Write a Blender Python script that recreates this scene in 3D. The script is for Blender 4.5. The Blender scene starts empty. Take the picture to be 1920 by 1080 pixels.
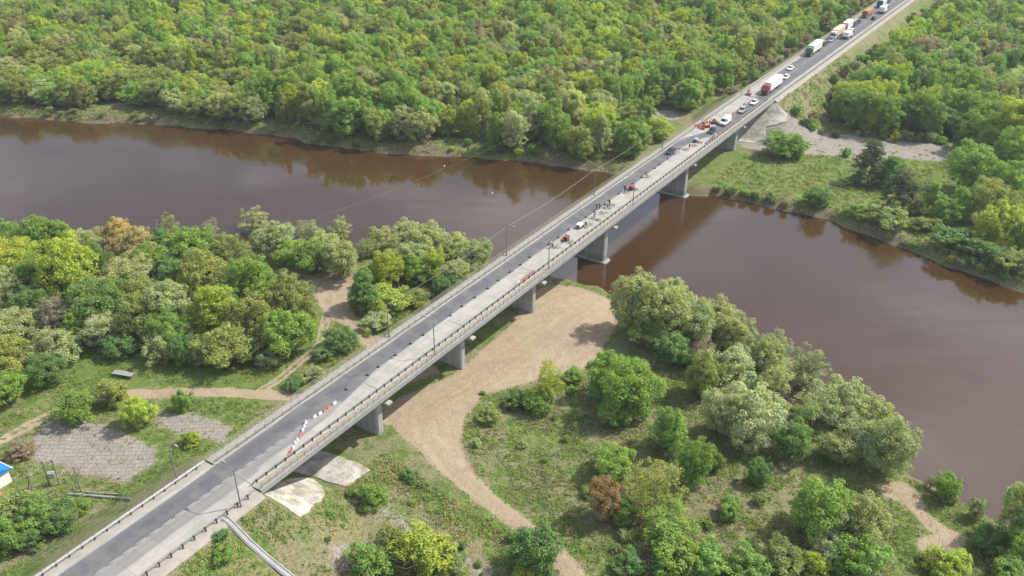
import bpy, math, random
import numpy as np
from mathutils import Vector, Matrix
R = math.radians
rng = np.random.default_rng(7)
random.seed(7)
S = bpy.context.scene
COL = S.collection

# ------------------------------------------------------------------ camera, world, sun, exposure
FPX, TH, HC = 1650.0, R(30), 107.5
cam_d = bpy.data.cameras.new('camera'); cam = bpy.data.objects.new('camera', cam_d); COL.objects.link(cam)
cam.location = (0, 0, HC); cam.rotation_euler = (R(60), 0, 0)
cam_d.sensor_width = 36; cam_d.lens = 36 * FPX / 1920; cam_d.clip_start = 1; cam_d.clip_end = 12000
S.camera = cam
SUN_AZ = math.atan2(.957, .29)          # clockwise from +Y towards +X
SUN_EL = R(50)
w = bpy.data.worlds.new('World'); S.world = w; w.use_nodes = True
nt = w.node_tree; nt.nodes.clear()
sky = nt.nodes.new('ShaderNodeTexSky'); sky.sky_type = 'NISHITA'; sky.sun_disc = False
sky.sun_elevation = SUN_EL; sky.sun_rotation = SUN_AZ; sky.air_density = 1.2; sky.dust_density = 2.5
tc = nt.nodes.new('ShaderNodeTexCoord'); mp = nt.nodes.new('ShaderNodeMapping'); mp.inputs['Scale'].default_value = (1.6, 1.6, 4.5)
mp.inputs['Location'].default_value = (.35, .1, 0)
cn = nt.nodes.new('ShaderNodeTexNoise'); cn.inputs['Scale'].default_value = 2.3; cn.inputs['Detail'].default_value = 6; cn.inputs['Roughness'].default_value = .55
cr = nt.nodes.new('ShaderNodeValToRGB'); cr.color_ramp.elements[0].position = .47; cr.color_ramp.elements[1].position = .70
cm = nt.nodes.new('ShaderNodeMix'); cm.data_type = 'RGBA'
bg = nt.nodes.new('ShaderNodeBackground'); wo = nt.nodes.new('ShaderNodeOutputWorld')
mu = nt.nodes.new('ShaderNodeMath'); mu.operation = 'MULTIPLY'; mu.inputs[1].default_value = .8
nt.links.new(tc.outputs['Generated'], mp.inputs['Vector']); nt.links.new(mp.outputs[0], cn.inputs['Vector'])
nt.links.new(cn.outputs['Fac'], cr.inputs['Fac']); nt.links.new(cr.outputs['Color'], mu.inputs[0]); nt.links.new(mu.outputs[0], cm.inputs['Factor'])
nt.links.new(sky.outputs[0], cm.inputs[6]); cm.inputs[7].default_value = (13, 12.6, 13.4, 1)
nt.links.new(cm.outputs[2], bg.inputs['Color']); nt.links.new(bg.outputs[0], wo.inputs['Surface'])
bg.inputs['Strength'].default_value = .11
sd = bpy.data.lights.new('sun', 'SUN'); sd.energy = 4.1; sd.angle = R(.55); sd.color = (1, .955, .88)
sun = bpy.data.objects.new('sun', sd); COL.objects.link(sun)
sv = Vector((math.sin(SUN_AZ) * math.cos(SUN_EL), math.cos(SUN_AZ) * math.cos(SUN_EL), math.sin(SUN_EL)))
sun.rotation_euler = sv.to_track_quat('Z', 'Y').to_euler(); sun.location = (60, 60, 160)
S.view_settings.view_transform = 'Standard'; S.view_settings.look = 'None'; S.view_settings.exposure = 0.45; S.view_settings.gamma = 1
S.render.engine = 'CYCLES'; S.cycles.max_bounces = 5; S.cycles.diffuse_bounces = 4; S.cycles.glossy_bounces = 2
S.cycles.transmission_bounces = 3; S.cycles.transparent_max_bounces = 4; S.cycles.caustics_reflective = False; S.cycles.caustics_refractive = False

# ------------------------------------------------------------------ survey: photograph pixel -> point at height z
def P(px, py, z=2.0):
    u = (px - 960) / FPX; v = (py - 540) / FPX
    d = (u, math.cos(TH) - v * math.sin(TH), math.sin(TH) + v * math.cos(TH))
    k = (HC - z) / d[2]
    return (d[0] * k, d[1] * k)
def poly(pts, z=2.0): return np.array([P(a, b, z) for a, b in pts])
DIR = np.array([.5577, .8300]); NRM = np.array([.8300, -.5577]); ORG = np.array([-34.1, 120.2])
RZ = math.atan2(-.5577, .8300)
def ST(s, t): return ORG + s * DIR + t * NRM
def st_of(x, y):
    rx, ry = x - ORG[0], y - ORG[1]
    return rx * DIR[0] + ry * DIR[1], rx * NRM[0] + ry * NRM[1]
S0, S1 = -17.8, 212.7
def road_z(s):
    s = np.asarray(s, float)
    return 12.5 - np.clip((s - 215) / 215, 0, 1.6) * 2.5
def in_poly(x, y, p):
    c = np.zeros(x.shape, bool); n = len(p)
    for i in range(n):
        x1, y1 = p[i]; x2, y2 = p[(i + 1) % n]
        if y1 == y2: continue
        c ^= ((y1 > y) != (y2 > y)) & (x < (x2 - x1) * (y - y1) / (y2 - y1) + x1)
    return c
def sdf(x, y, p, closed=True):
    d = np.full(x.shape, 1e9); n = len(p)
    for i in range(n if closed else n - 1):
        a = p[i]; b = p[(i + 1) % n]; ex, ey = b[0] - a[0], b[1] - a[1]
        t = np.clip(((x - a[0]) * ex + (y - a[1]) * ey) / (ex * ex + ey * ey + 1e-9), 0, 1)
        d = np.minimum(d, np.hypot(x - a[0] - t * ex, y - a[1] - t * ey))
    if closed: d = np.where(in_poly(x, y, p), d, -d)
    return d                              # positive inside
def hash2(i, j):
    n = (i * 374761393 + j * 668265263) & 0xffffffff
    n = ((n ^ (n >> 13)) * 1274126177) & 0xffffffff
    return ((n ^ (n >> 16)) & 0xffff) / 65535.0
def vnoise(x, y, sc):
    x = np.asarray(x, float) / sc; y = np.asarray(y, float) / sc
    i = np.floor(x).astype(np.int64); j = np.floor(y).astype(np.int64); fx = x - i; fy = y - j
    fx = fx * fx * (3 - 2 * fx); fy = fy * fy * (3 - 2 * fy)
    return (hash2(i, j) * (1 - fx) + hash2(i + 1, j) * fx) * (1 - fy) + (hash2(i, j + 1) * (1 - fx) + hash2(i + 1, j + 1) * fx) * fy

FAR_SHORE = [(-900, 150), (-300, 205), (0, 219), (60, 222), (150, 229), (230, 232), (300, 233), (370, 240), (430, 244), (500, 252), (540, 257), (580, 268),
             (640, 275), (700, 285), (760, 291), (830, 293), (900, 297), (960, 302), (1020, 308), (1080, 316), (1130, 322), (1165, 326), (1230, 352),
             (1300, 366), (1350, 369), (1400, 378), (1450, 392), (1500, 400), (1560, 415), (1620, 440), (1680, 460), (1720, 475), (1770, 500),
             (1840, 520), (1920, 547), (2100, 610), (2500, 740)]
NEAR_SHORE = [(2500, 1320), (2080, 1110), (2000, 1055), (1920, 1010), (1850, 970), (1790, 940), (1720, 905), (1690, 885), (1600, 825), (1500, 765), (1400, 710), (1300, 655),
              (1200, 600), (1150, 553), (1120, 540), (1090, 530), (1060, 524), (1040, 523), (1000, 512), (930, 498), (880, 492), (800, 486), (680, 480), (560, 478),
              (470, 464), (400, 470), (200, 482), (0, 478), (-300, 470), (-900, 430)]
WATER = poly(FAR_SHORE + NEAR_SHORE, 0)
far_ext = P(-900, 150, 0)
SANDS = [poly(p) for p in [
    [(1040, 523), (1090, 528), (1150, 550), (1160, 600), (1135, 650), (1105, 690), (1040, 705), (965, 725), (905, 742), (875, 780), (862, 830), (882, 880), (930, 928), (1000, 982), (1060, 1030), (1105, 1080), (1135, 1130), (1085, 1130), (1052, 1080), (1020, 1040), (960, 990), (900, 945), (840, 900), (790, 850), (748, 815), (725, 790), (700, 770), (750, 745), (850, 705), (905, 655), (960, 605), (985, 570), (1000, 545)],
    [(560, 512), (600, 520), (665, 515), (668, 560), (655, 578), (700, 625), (760, 655), (830, 700), (760, 720), (700, 668), (640, 605), (610, 592), (592, 560), (572, 525), (510, 488), (465, 474), (500, 470)],
    [(1650, 905), (1690, 900), (1725, 925), (1745, 965), (1810, 1005), (1800, 1040), (1750, 1058), (1722, 1030), (1722, 1010), (1760, 995), (1735, 970), (1690, 940), (1655, 930)]]]
TRACKS = [(poly(p), hw) for p, hw in [
    ([(240, 737), (320, 734), (420, 736), (500, 742), (560, 746), (640, 765), (740, 790)], 1.55),
    ([(-100, 870), (0, 824), (60, 792), (110, 768), (170, 742), (240, 737)], 1.2),
    ([(612, 590), (606, 620), (600, 650), (560, 683), (525, 712), (490, 735)], 1.05),
    ([(1690, 925), (1720, 955), (1750, 985), (1790, 1010)], 1.1)]]
GRAVS = [poly(p) for p in [
    [(75, 795), (130, 785), (200, 800), (285, 838), (295, 868), (240, 900), (130, 880), (60, 858)],
    [(300, 772), (370, 780), (430, 805), (420, 832), (350, 818), (305, 802)],
    [(1480, 250), (1560, 250), (1700, 264), (1800, 278), (1785, 302), (1640, 299), (1500, 290), (1400, 278), (1372, 262), (1400, 240)],
    [(1195, 203), (1260, 208), (1280, 225), (1215, 224)],
    [(700, 930), (760, 960), (830, 1000), (960, 1085), (860, 1085), (760, 1010), (690, 960)],
    [(590, 1070), (640, 1025), (700, 1035), (650, 1085)],
    [(190, 720), (225, 735), (250, 750), (225, 762), (190, 745)]]]

PAVE = None
def terrain(x, y, full=False):
    x = np.asarray(x, float); y = np.asarray(y, float)
    d = -sdf(x, y, WATER)                 # >0 on land
    s, t = st_of(x, y)
    n1 = vnoise(x, y, 14); n2 = vnoise(x + 31, y + 7, 4); n3 = vnoise(x - 11, y, 1.3)
    dn = d + (n2 - .5) * 2.2
    sandy = np.zeros(x.shape)
    for p in SANDS[:1]: sandy = np.maximum(sandy, np.clip(sdf(x, y, p) / 3 + .9, 0, 1))
    slope = np.where(d > 0, .75 * (1 - sandy) + .13 * sandy, .5)
    land = np.clip(np.where(sandy > .5, d, dn) * slope, -1.6, 2.0)
    z = land + np.where(d > 2, (n1 - .5) * .9 * (1 - sandy * .6) + (n2 - .5) * .35 * (1 - sandy * .8) + (n3 - .5) * .22 * (1 - sandy * .7), 0)
    # road embankments with cone-shaped ends
    at = np.maximum(np.abs(t) - 6.9, 0)
    e1 = 12.3 - np.hypot(np.maximum(s - (S0 - 1.0), 0), at) / 1.5
    e2 = road_z(s) - .2 - np.hypot(np.maximum((S1 + 1.0) - s, 0), at) / 1.5
    nz = (n2 - .5) * .7 * np.clip(at / 3, 0, 1) + (n3 - .5) * .25 * np.clip(at / 2, 0, 1)
    if PAVE is not None:
        for p in PAVE:
            if np.any((x > p[:, 0].min() - 3) & (x < p[:, 0].max() + 3) & (y > p[:, 1].min() - 3) & (y < p[:, 1].max() + 3)): nz = nz * np.clip(-sdf(x, y, p) / 1.5, 0, 1)
    z = np.maximum(z, np.where(e1 > 1, e1 + nz, -9)); z = np.maximum(z, np.where(e2 > 1, e2 + nz, -9))
    far = np.hypot(x, y)
    z = np.where(far > 1200, np.where(d > 0, 2.0, z), z)
    if full: return z, d, s, t
    return z
def tz(x, y): return float(terrain(np.array([x]), np.array([y]))[0])

def hit(px, py):
    zz = np.linspace(14, -1, 301); q = np.array([P(px, py, z) for z in zz]); h = terrain(q[:, 0], q[:, 1]); i = int(np.argmax(h >= zz))
    return q[i]
PAVE = [np.array([hit(*q) for q in l]) for l in (
    [(493, 926), (512, 936), (538, 954), (562, 971), (577, 962), (590, 945), (602, 942), (608, 928), (603, 912), (590, 901), (572, 896), (548, 898), (520, 906)],
    [(470, 912), (530, 880), (560, 886), (585, 893), (615, 905), (650, 914), (668, 900), (694, 882), (672, 870), (640, 858), (610, 848), (560, 850), (500, 850)],
    [(1449, 189), (1462, 202), (1475, 217), (1474, 231), (1452, 236), (1436, 238), (1432, 262), (1400, 268), (1378, 266), (1362, 258), (1380, 215)])]
# ------------------------------------------------------------------ helpers
def tag(o, label=None, cat=None, group=None, kind=None):
    if label: o['label'] = label
    if cat: o['category'] = cat
    if group: o['group'] = group
    if kind: o['kind'] = kind
    return o
def empty(name, loc=(0, 0, 0), rz=0, label=None, cat=None, group=None):
    o = bpy.data.objects.new(name, None); COL.objects.link(o); o.location = loc; o.rotation_euler = (0, 0, rz)
    o.empty_display_size = .5
    return tag(o, label, cat, group)
def mesh_np(name, verts, faces, mat=None, parent=None, smooth=False, attrs=None, link=True):
    """faces: (n,3|4) int array"""
    me = bpy.data.meshes.new(name); verts = np.asarray(verts, np.float32); faces = np.asarray(faces, np.int32)
    n, k = faces.shape
    me.vertices.add(len(verts)); me.vertices.foreach_set('co', verts.ravel())
    me.loops.add(n * k); me.loops.foreach_set('vertex_index', faces.ravel())
    me.polygons.add(n); me.polygons.foreach_set('loop_start', np.arange(0, n * k, k, dtype=np.int32))
    if smooth: me.polygons.foreach_set('use_smooth', np.ones(n, bool))
    me.update(calc_edges=True)
    for an, (dom, val) in (attrs or {}).items():
        val = np.asarray(val, np.float32)
        if val.ndim == 2:
            a = me.attributes.new(an, 'FLOAT_COLOR', dom); a.data.foreach_set('color', val.ravel())
        else:
            a = me.attributes.new(an, 'FLOAT', dom); a.data.foreach_set('value', val)
    if mat: me.materials.append(mat)
    o = bpy.data.objects.new(name, me)
    if link: COL.objects.link(o)
    if parent: o.parent = parent
    return o
class MB:
    def __init__(s): s.v = []; s.f = []; s.m = []
    def add(s, vs, fs, mi=0):
        b = len(s.v); s.v += [tuple(v) for v in vs]; s.f += [tuple(b + i for i in f) for f in fs]; s.m += [mi] * len(fs); return s
    def box(s, x0, x1, y0, y1, z0, z1, mi=0):
        vs = [(x0, y0, z0), (x1, y0, z0), (x1, y1, z0), (x0, y1, z0), (x0, y0, z1), (x1, y0, z1), (x1, y1, z1), (x0, y1, z1)]
        return s.add(vs, [(0, 3, 2, 1), (4, 5, 6, 7), (0, 1, 5, 4), (1, 2, 6, 5), (2, 3, 7, 6), (3, 0, 4, 7)], mi)
    def bar(s, a, b, r0, r1=None, n=6, mi=0):
        a = Vector(a); b = Vector(b); r1 = r0 if r1 is None else r1
        d = (b - a).normalized(); u = d.orthogonal().normalized(); w_ = d.cross(u); vs = []
        for c, r in ((a, r0), (b, r1)):
            for i in range(n):
                q = 2 * math.pi * (i + .5) / n; vs.append(c + (u * math.cos(q) + w_ * math.sin(q)) * r)
        fs = [(i, (i + 1) % n, n + (i + 1) % n, n + i) for i in range(n)] + [tuple(range(n - 1, -1, -1)), tuple(range(n, 2 * n))]
        return s.add(vs, fs, mi)
    def loft(s, rings, mi=0, cap=True):
        n = len(rings[0]); vs = [p for r in rings for p in r]; fs = []
        for k in range(len(rings) - 1):
            for i in range(n): fs.append((k * n + i, k * n + (i + 1) % n, (k + 1) * n + (i + 1) % n, (k + 1) * n + i))
        if cap: fs += [tuple(range(n - 1, -1, -1)), tuple((len(rings) - 1) * n + i for i in range(n))]
        return s.add(vs, fs, mi)
    def extr(s, prof, x0, x1, mi=0):     # profile in (y,z), extruded along x
        return s.loft([[(x0, y, z) for y, z in prof], [(x1, y, z) for y, z in prof]], mi)
    def build(s, name, mats, parent=None, smooth=False, bevel=0):
        me = bpy.data.meshes.new(name); me.from_pydata(s.v, [], s.f); me.update()
        import bmesh
        bm = bmesh.new(); bm.from_mesh(me); bmesh.ops.recalc_face_normals(bm, faces=bm.faces); bm.to_mesh(me); bm.free()
        mats = mats if isinstance(mats, (list, tuple)) else [mats]
        for m in mats: me.materials.append(m)
        if len(mats) > 1: me.polygons.foreach_set('material_index', s.m)
        if smooth: me.polygons.foreach_set('use_smooth', [True] * len(me.polygons))
        o = bpy.data.objects.new(name, me); COL.objects.link(o)
        if parent: o.parent = parent
        if bevel:
            bv = o.modifiers.new('bevel', 'BEVEL'); bv.width = bevel; bv.segments = 2; bv.limit_method = 'ANGLE'
        return o
def copy_tree(o, parent=None):
    c = o.copy(); COL.objects.link(c); c.parent = parent
    for ch in list(o.children): copy_tree(ch, c)
    return c

# ------------------------------------------------------------------ materials
class NT:
    def __init__(s, name):
        s.m = bpy.data.materials.new(name); s.m.use_nodes = True; s.t = s.m.node_tree; s.t.nodes.clear()
        s.out = s.n('ShaderNodeOutputMaterial')
    def n(s, ty, **kw):
        x = s.t.nodes.new(ty)
        for k, v in kw.items(): setattr(x, k, v)
        return x
    def l(s, a, b): s.t.links.new(a, b)
    def setin(s, sock, v):
        if hasattr(v, 'is_output'): s.l(v, sock)
        else: sock.default_value = v
    def noise(s, scale, detail=4, rough=.55, vec=None, dist=0):
        x = s.n('ShaderNodeTexNoise'); x.inputs['Scale'].default_value = scale; x.inputs['Detail'].default_value = detail
        x.inputs['Roughness'].default_value = rough; x.inputs['Distortion'].default_value = dist
        if vec is not None: s.l(vec, x.inputs['Vector'])
        return x.outputs['Fac']
    def attr(s, name, ty='GEOMETRY', out='Fac'):
        x = s.n('ShaderNodeAttribute', attribute_name=name, attribute_type=ty); return x.outputs[out]
    def math(s, op, a, b=0, clamp=False):
        x = s.n('ShaderNodeMath', operation=op, use_clamp=clamp); s.setin(x.inputs[0], a); s.setin(x.inputs[1], b); return x.outputs[0]
    def mapr(s, v, a, b, c=0, d=1):
        x = s.n('ShaderNodeMapRange'); s.setin(x.inputs['Value'], v)
        for k, q in zip(('From Min', 'From Max', 'To Min', 'To Max'), (a, b, c, d)): x.inputs[k].default_value = q
        return x.outputs[0]
    def mix(s, f, a, b, mode='MIX'):
        x = s.n('ShaderNodeMix', data_type='RGBA', blend_type=mode); s.setin(x.inputs[0], f)
        s.setin(x.inputs[6], a if hasattr(a, 'is_output') else (*a, 1)); s.setin(x.inputs[7], b if hasattr(b, 'is_output') else (*b, 1)); return x.outputs[2]
    def ramp(s, f, stops):
        x = s.n('ShaderNodeValToRGB'); e = x.color_ramp.elements
        while len(e) < len(stops): e.new(.5)
        for i, (p, c) in enumerate(stops): e[i].position = p; e[i].color = (*c, 1)
        s.l(f, x.inputs['Fac']); return x.outputs['Color']
    def obj(s): return s.n('ShaderNodeTexCoord').outputs['Object']
    def pos(s): return s.n('ShaderNodeNewGeometry').outputs['Position']
    def bump(s, h, strength=.4, dist=.1):
        x = s.n('ShaderNodeBump'); x.inputs['Strength'].default_value = strength; x.inputs['Distance'].default_value = dist; s.l(h, x.inputs['Height']); return x.outputs[0]
    def pbsdf(s, col, rough=.8, metal=0, spec=.5, normal=None, final=True):
        b = s.n('ShaderNodeBsdfPrincipled'); s.setin(b.inputs['Base Color'], col if hasattr(col, 'is_output') else (*col, 1))
        s.setin(b.inputs['Roughness'], rough); b.inputs['Metallic'].default_value = metal; b.inputs['Specular IOR Level'].default_value = spec
        if normal is not None: s.l(normal, b.inputs['Normal'])
        if final: s.l(b.outputs[0], s.out.inputs['Surface'])
        return b
def mottled(name, col, amt=.25, scale=3, rough=.8, metal=0, spec=.4, bump=.0, coat=0):
    t = NT(name); v = t.obj(); n = t.noise(scale, 5, .6, v); n2 = t.noise(scale * 7, 3, .6, v)
    f = t.math('ADD', t.math('MULTIPLY', n, .6), t.math('MULTIPLY', n2, .4))
    c = t.ramp(f, [(.3, tuple(x * (1 - amt) for x in col)), (.7, tuple(min(1, x * (1 + amt)) for x in col))])
    b = t.pbsdf(c, rough, metal, spec, t.bump(n2, bump, .05) if bump else None)
    b.inputs['Coat Weight'].default_value = coat
    return t.m
M = {}
M['concrete'] = mottled('concrete', (.30, .30, .295), .22, .5, .88, bump=.3)
M['concrete_pale'] = mottled('concrete_pale', (.41, .385, .335), .2, .6, .88, bump=.3)
def stained(name, col):
    t = NT(name); p = t.obj(); m_ = t.n('ShaderNodeMapping'); m_.inputs['Scale'].default_value = (1.6, 1.6, .12); t.l(p, m_.inputs['Vector'])
    a = t.noise(1, 5, .65, m_.outputs[0]); b_ = t.noise(.8, 5, .65, p); z = t.n('ShaderNodeSeparateXYZ'); t.l(p, z.inputs[0])
    c = t.ramp(t.math('ADD', t.math('MULTIPLY', a, .6), t.math('MULTIPLY', b_, .4)), [(.34, tuple(x * .55 for x in col)), (.5, col), (.66, tuple(x * 1.25 for x in col))])
    foot = t.mapr(t.math('ADD', z.outputs['Z'], t.math('MULTIPLY', b_, 2.0)), 1.2, 3.6, .75, 0)
    c = t.mix(foot, c, (.13, .115, .08)); lift = t.math('FRACT', t.math('MULTIPLY', z.outputs['Z'], .55)); c = t.mix(t.mapr(lift, 0, .05, .35, 0), c, (.12, .12, .115))
    t.pbsdf(c, .9, 0, .3, t.bump(b_, .3, .05)); return t.m
M['pier'] = stained('pier_concrete', (.36, .36, .35))
M['concrete_white'] = mottled('concrete_white', (.50, .50, .49), .14, .8, .85)
M['sidewalk'] = mottled('sidewalk', (.31, .285, .245), .25, .8, .9, bump=.3)
M['galv'] = mottled('galvanised_steel', (.34, .34, .33), .2, 2, .5, .3)
M['post_dark'] = mottled('rusted_post_steel', (.05, .045, .04), .3, 4, .7, .2)
M['rail_paint'] = mottled('weathered_cream_rail_paint', (.30, .27, .18), .2, 4, .6)
M['rail_brown'] = mottled('weathered_brown_rail_paint', (.27, .22, .165), .3, 4, .7)
M['lamp_steel'] = mottled('lamp_post_steel', (.26, .27, .27), .15, 2, .5, .4)
M['lamp_glass'] = mottled('lamp_head_casing', (.30, .31, .31), .08, 5, .3)
M['white'] = mottled('white_paint', (.78, .78, .76), .06, 2, .35, coat=.2)
M['white_plastic'] = mottled('white_plastic', (.56, .55, .53), .1, 3, .5)
M['red_plastic'] = mottled('red_plastic', (.48, .13, .12), .15, 3, .5)
M['rubber'] = mottled('black_rubber', (.035, .035, .036), .3, 6, .85)
M['glass'] = mottled('dark_window_glass', (.03, .035, .04), .1, 2, .08, spec=.8)
M['red'] = mottled('red_paint', (.34, .045, .055), .08, 2, .35, coat=.3)
M['green'] = mottled('green_paint', (.02, .20, .12), .1, 2, .35, coat=.3)
M['blue_roof'] = mottled('blue_roof_sheet', (.03, .20, .52), .12, 1.5, .4)
M['orange'] = mottled('orange_paint', (.46, .21, .09), .15, 2, .5)
M['salmon'] = mottled('orange_tarpaulin', (.62, .46, .33), .1, 2, .7)
M['dark_paint'] = mottled('dark_paint', (.03, .034, .045), .1, 2, .25, coat=.4)
M['silver_paint'] = mottled('silver_paint', (.48, .49, .50), .06, 2, .3, .4, coat=.4)
M['brown_paint'] = mottled('maroon_paint', (.20, .06, .045), .1, 2, .35, coat=.3)
M['headlight'] = mottled('headlight_lens', (.75, .76, .62), .05, 6, .1, spec=.8)
M['wood'] = mottled('weathered_wood', (.24, .20, .16), .3, 2.5, .9, bump=.3)
M['bark'] = mottled('bark', (.13, .105, .08), .35, 1.6, .95, bump=.5)
M['brick'] = mottled('orange_brick', (.50, .24, .11), .2, 2.5, .85)
M['cloth'] = mottled('work_clothes', (.035, .04, .055), .2, 5, .9)
M['hivis'] = mottled('orange_vest', (.62, .20, .05), .1, 5, .8)
M['skin'] = mottled('skin', (.42, .26, .19), .05, 8, .6)
M['rubble'] = mottled('broken_concrete', (.36, .33, .29), .35, 3, .95, bump=.5)
M['wire'] = mottled('cable_metal', (.33, .33, .32), .1, 3, .5)
M['mark'] = mottled('road_paint', (.33, .33, .32), .3, 3, .8)
M['joint'] = mottled('joint_rubber', (.16, .16, .155), .2, 3, .8)

# foliage: one leaf shader per way of carrying the tint
def leaf_mat(name, src):
    t = NT(name)
    if src == 'object': tint = t.n('ShaderNodeObjectInfo').outputs['Color']
    elif src == 'instancer': tint = t.attr('tint', 'INSTANCER', 'Color')
    else: tint = t.attr('tint', 'GEOMETRY', 'Color')
    lr = t.attr('leaf')                                                 # random value per leaf clump, carried on the mesh
    v = t.mapr(lr, 0, 1, .62, 1.42)
    warm = t.n('ShaderNodeCombineColor'); t.l(t.mapr(lr, 0, 1, .80, 1.24), warm.inputs[0]); t.l(v, warm.inputs[1]) if False else None
    c = t.n('ShaderNodeVectorMath', operation='SCALE'); t.l(tint, c.inputs[0]); t.l(v, c.inputs['Scale'])
    big = t.noise(.45, 2, .5, t.obj())
    c2 = t.mix(t.mapr(big, .38, .66), c.outputs[0], t.mix(1.0, c.outputs[0], (1.22, 1.06, .78), 'MULTIPLY'))
    b = t.pbsdf(c2, .62, 0, .22, final=False)
    tr = t.n('ShaderNodeBsdfTranslucent'); t.l(t.mix(1.0, c2, (1.05, 1.2, .6), 'MULTIPLY'), tr.inputs['Color'])
    mx = t.n('ShaderNodeMixShader'); mx.inputs[0].default_value = .42
    t.l(b.outputs[0], mx.inputs[1]); t.l(tr.outputs[0], mx.inputs[2]); t.l(mx.outputs[0], t.out.inputs['Surface'])
    return t.m
LEAF_O, LEAF_I, LEAF_G = leaf_mat('leaves', 'object'), leaf_mat('forest_leaves', 'instancer'), leaf_mat('undergrowth_leaves', 'geometry')

# ground
def ground_mat():
    t = NT('ground'); p = t.pos()
    sand, grav, dry, bank = t.attr('sand'), t.attr('grav'), t.attr('dry'), t.attr('bank')
    n1 = t.noise(.055, 5, .6, p); n2 = t.noise(.42, 5, .65, p, .6); n3 = t.noise(2.2, 4, .7, p); n4 = t.noise(7, 3, .7, p)
    g = t.ramp(n2, [(.28, (.070, .105, .030)), (.46, (.112, .158, .042)), (.60, (.160, .198, .062)), (.76, (.215, .222, .100))])
    g = t.mix(t.mapr(n3, .35, .7), g, t.mix(1.0, g, (1.5, 1.42, 1.35), 'MULTIPLY'))
    g = t.mix(t.mapr(n1, .35, .65, 0, .55), g, (.110, .172, .034))
    dryc = t.ramp(n3, [(.3, (.13, .125, .06)), (.5, (.24, .215, .125)), (.7, (.33, .28, .18))])
    jit = t.math('MULTIPLY', t.math('SUBTRACT', n3, .5), .9); jit2 = t.math('MULTIPLY', t.math('SUBTRACT', n2, .5), 1.1)
    def mask(a, k=1.0, lo=.38, hi=.62):
        return t.mapr(t.math('ADD', a, t.math('ADD', t.math('MULTIPLY', jit, k), t.math('MULTIPLY', jit2, k))), lo, hi)
    c = t.mix(t.math('MULTIPLY', mask(dry, 1.1), .85), g, dryc)
    soil = t.ramp(n3, [(.3, (.10, .075, .05)), (.52, (.20, .155, .10)), (.7, (.36, .29, .20))])
    c = t.mix(t.math('MULTIPLY', mask(bank, 1.2), .8), c, soil)
    st = t.n('ShaderNodeTexNoise'); st.inputs['Scale'].default_value = 1; st.inputs['Detail'].default_value = 4
    cx_ = t.n('ShaderNodeCombineXYZ'); t.l(t.math('ADD', t.math('MULTIPLY', t.attr('trk'), .6), t.math('MULTIPLY', n2, 2.2)), cx_.inputs[0]); t.l(t.math('MULTIPLY', n1, 2.5), cx_.inputs[1]); t.l(cx_.outputs[0], st.inputs['Vector'])
    sc = t.ramp(t.math('ADD', t.math('MULTIPLY', n3, .55), t.math('MULTIPLY', st.outputs['Fac'], .45)), [(.3, (.29, .220, .145)), (.5, (.39, .300, .205)), (.66, (.47, .370, .262))])
    sc = t.mix(t.mapr(n1, .4, .62, 0, .55), sc, (.46, .385, .265))
    sc = t.mix(t.mapr(n4, .58, .72, 0, .5), sc, (.20, .17, .11))
    sc = t.mix(t.mapr(n2, .44, .72, 0, .7), sc, (.29, .235, .165))
    rut = t.math('ABSOLUTE', t.math('SUBTRACT', t.math('ABSOLUTE', t.math('SUBTRACT', t.math('ADD', t.attr('trk'), t.math('MULTIPLY', n2, 1.6)), 2.4)), .85))
    sc = t.mix(t.mapr(rut, 0, .5, .16, 0), sc, (.27, .205, .135))
    c = t.mix(mask(sand, .72, .4, .62), c, sc)
    gv = t.ramp(t.math('ADD', t.math('MULTIPLY', n3, .4), t.math('MULTIPLY', n4, .6)), [(.32, (.20, .175, .155)), (.5, (.34, .305, .27)), (.68, (.46, .42, .375))])
    vo = t.n('ShaderNodeTexBrick'); vo.inputs['Scale'].default_value = .24; vo.inputs['Mortar Size'].default_value = .022; vo.inputs['Mortar Smooth'].default_value = .6
    vo.inputs['Color1'].default_value = (1, 1, 1, 1); vo.inputs['Color2'].default_value = (.9, .88, .86, 1); vo.inputs['Mortar'].default_value = (.60, .60, .52, 1)
    wv = t.n('ShaderNodeVectorMath', operation='ADD'); t.l(p, wv.inputs[0])
    nn = t.n('ShaderNodeTexNoise'); nn.inputs['Scale'].default_value = .16; t.l(p, nn.inputs['Vector']); t.l(nn.outputs['Color'], wv.inputs[1]); t.l(wv.outputs[0], vo.inputs['Vector'])
    gv = t.mix(1.0, gv, vo.outputs['Color'], 'MULTIPLY')
    c = t.mix(t.math('MULTIPLY', mask(grav, .95, .34, .6), t.mapr(n2, .25, .42, .45, 1)), c, gv)
    h = t.math('ADD', n3, t.math('MULTIPLY', n4, .5))
    t.pbsdf(c, .95, 0, .12, t.bump(h, .8, .35))
    return t.m
M['ground'] = ground_mat()

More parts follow.
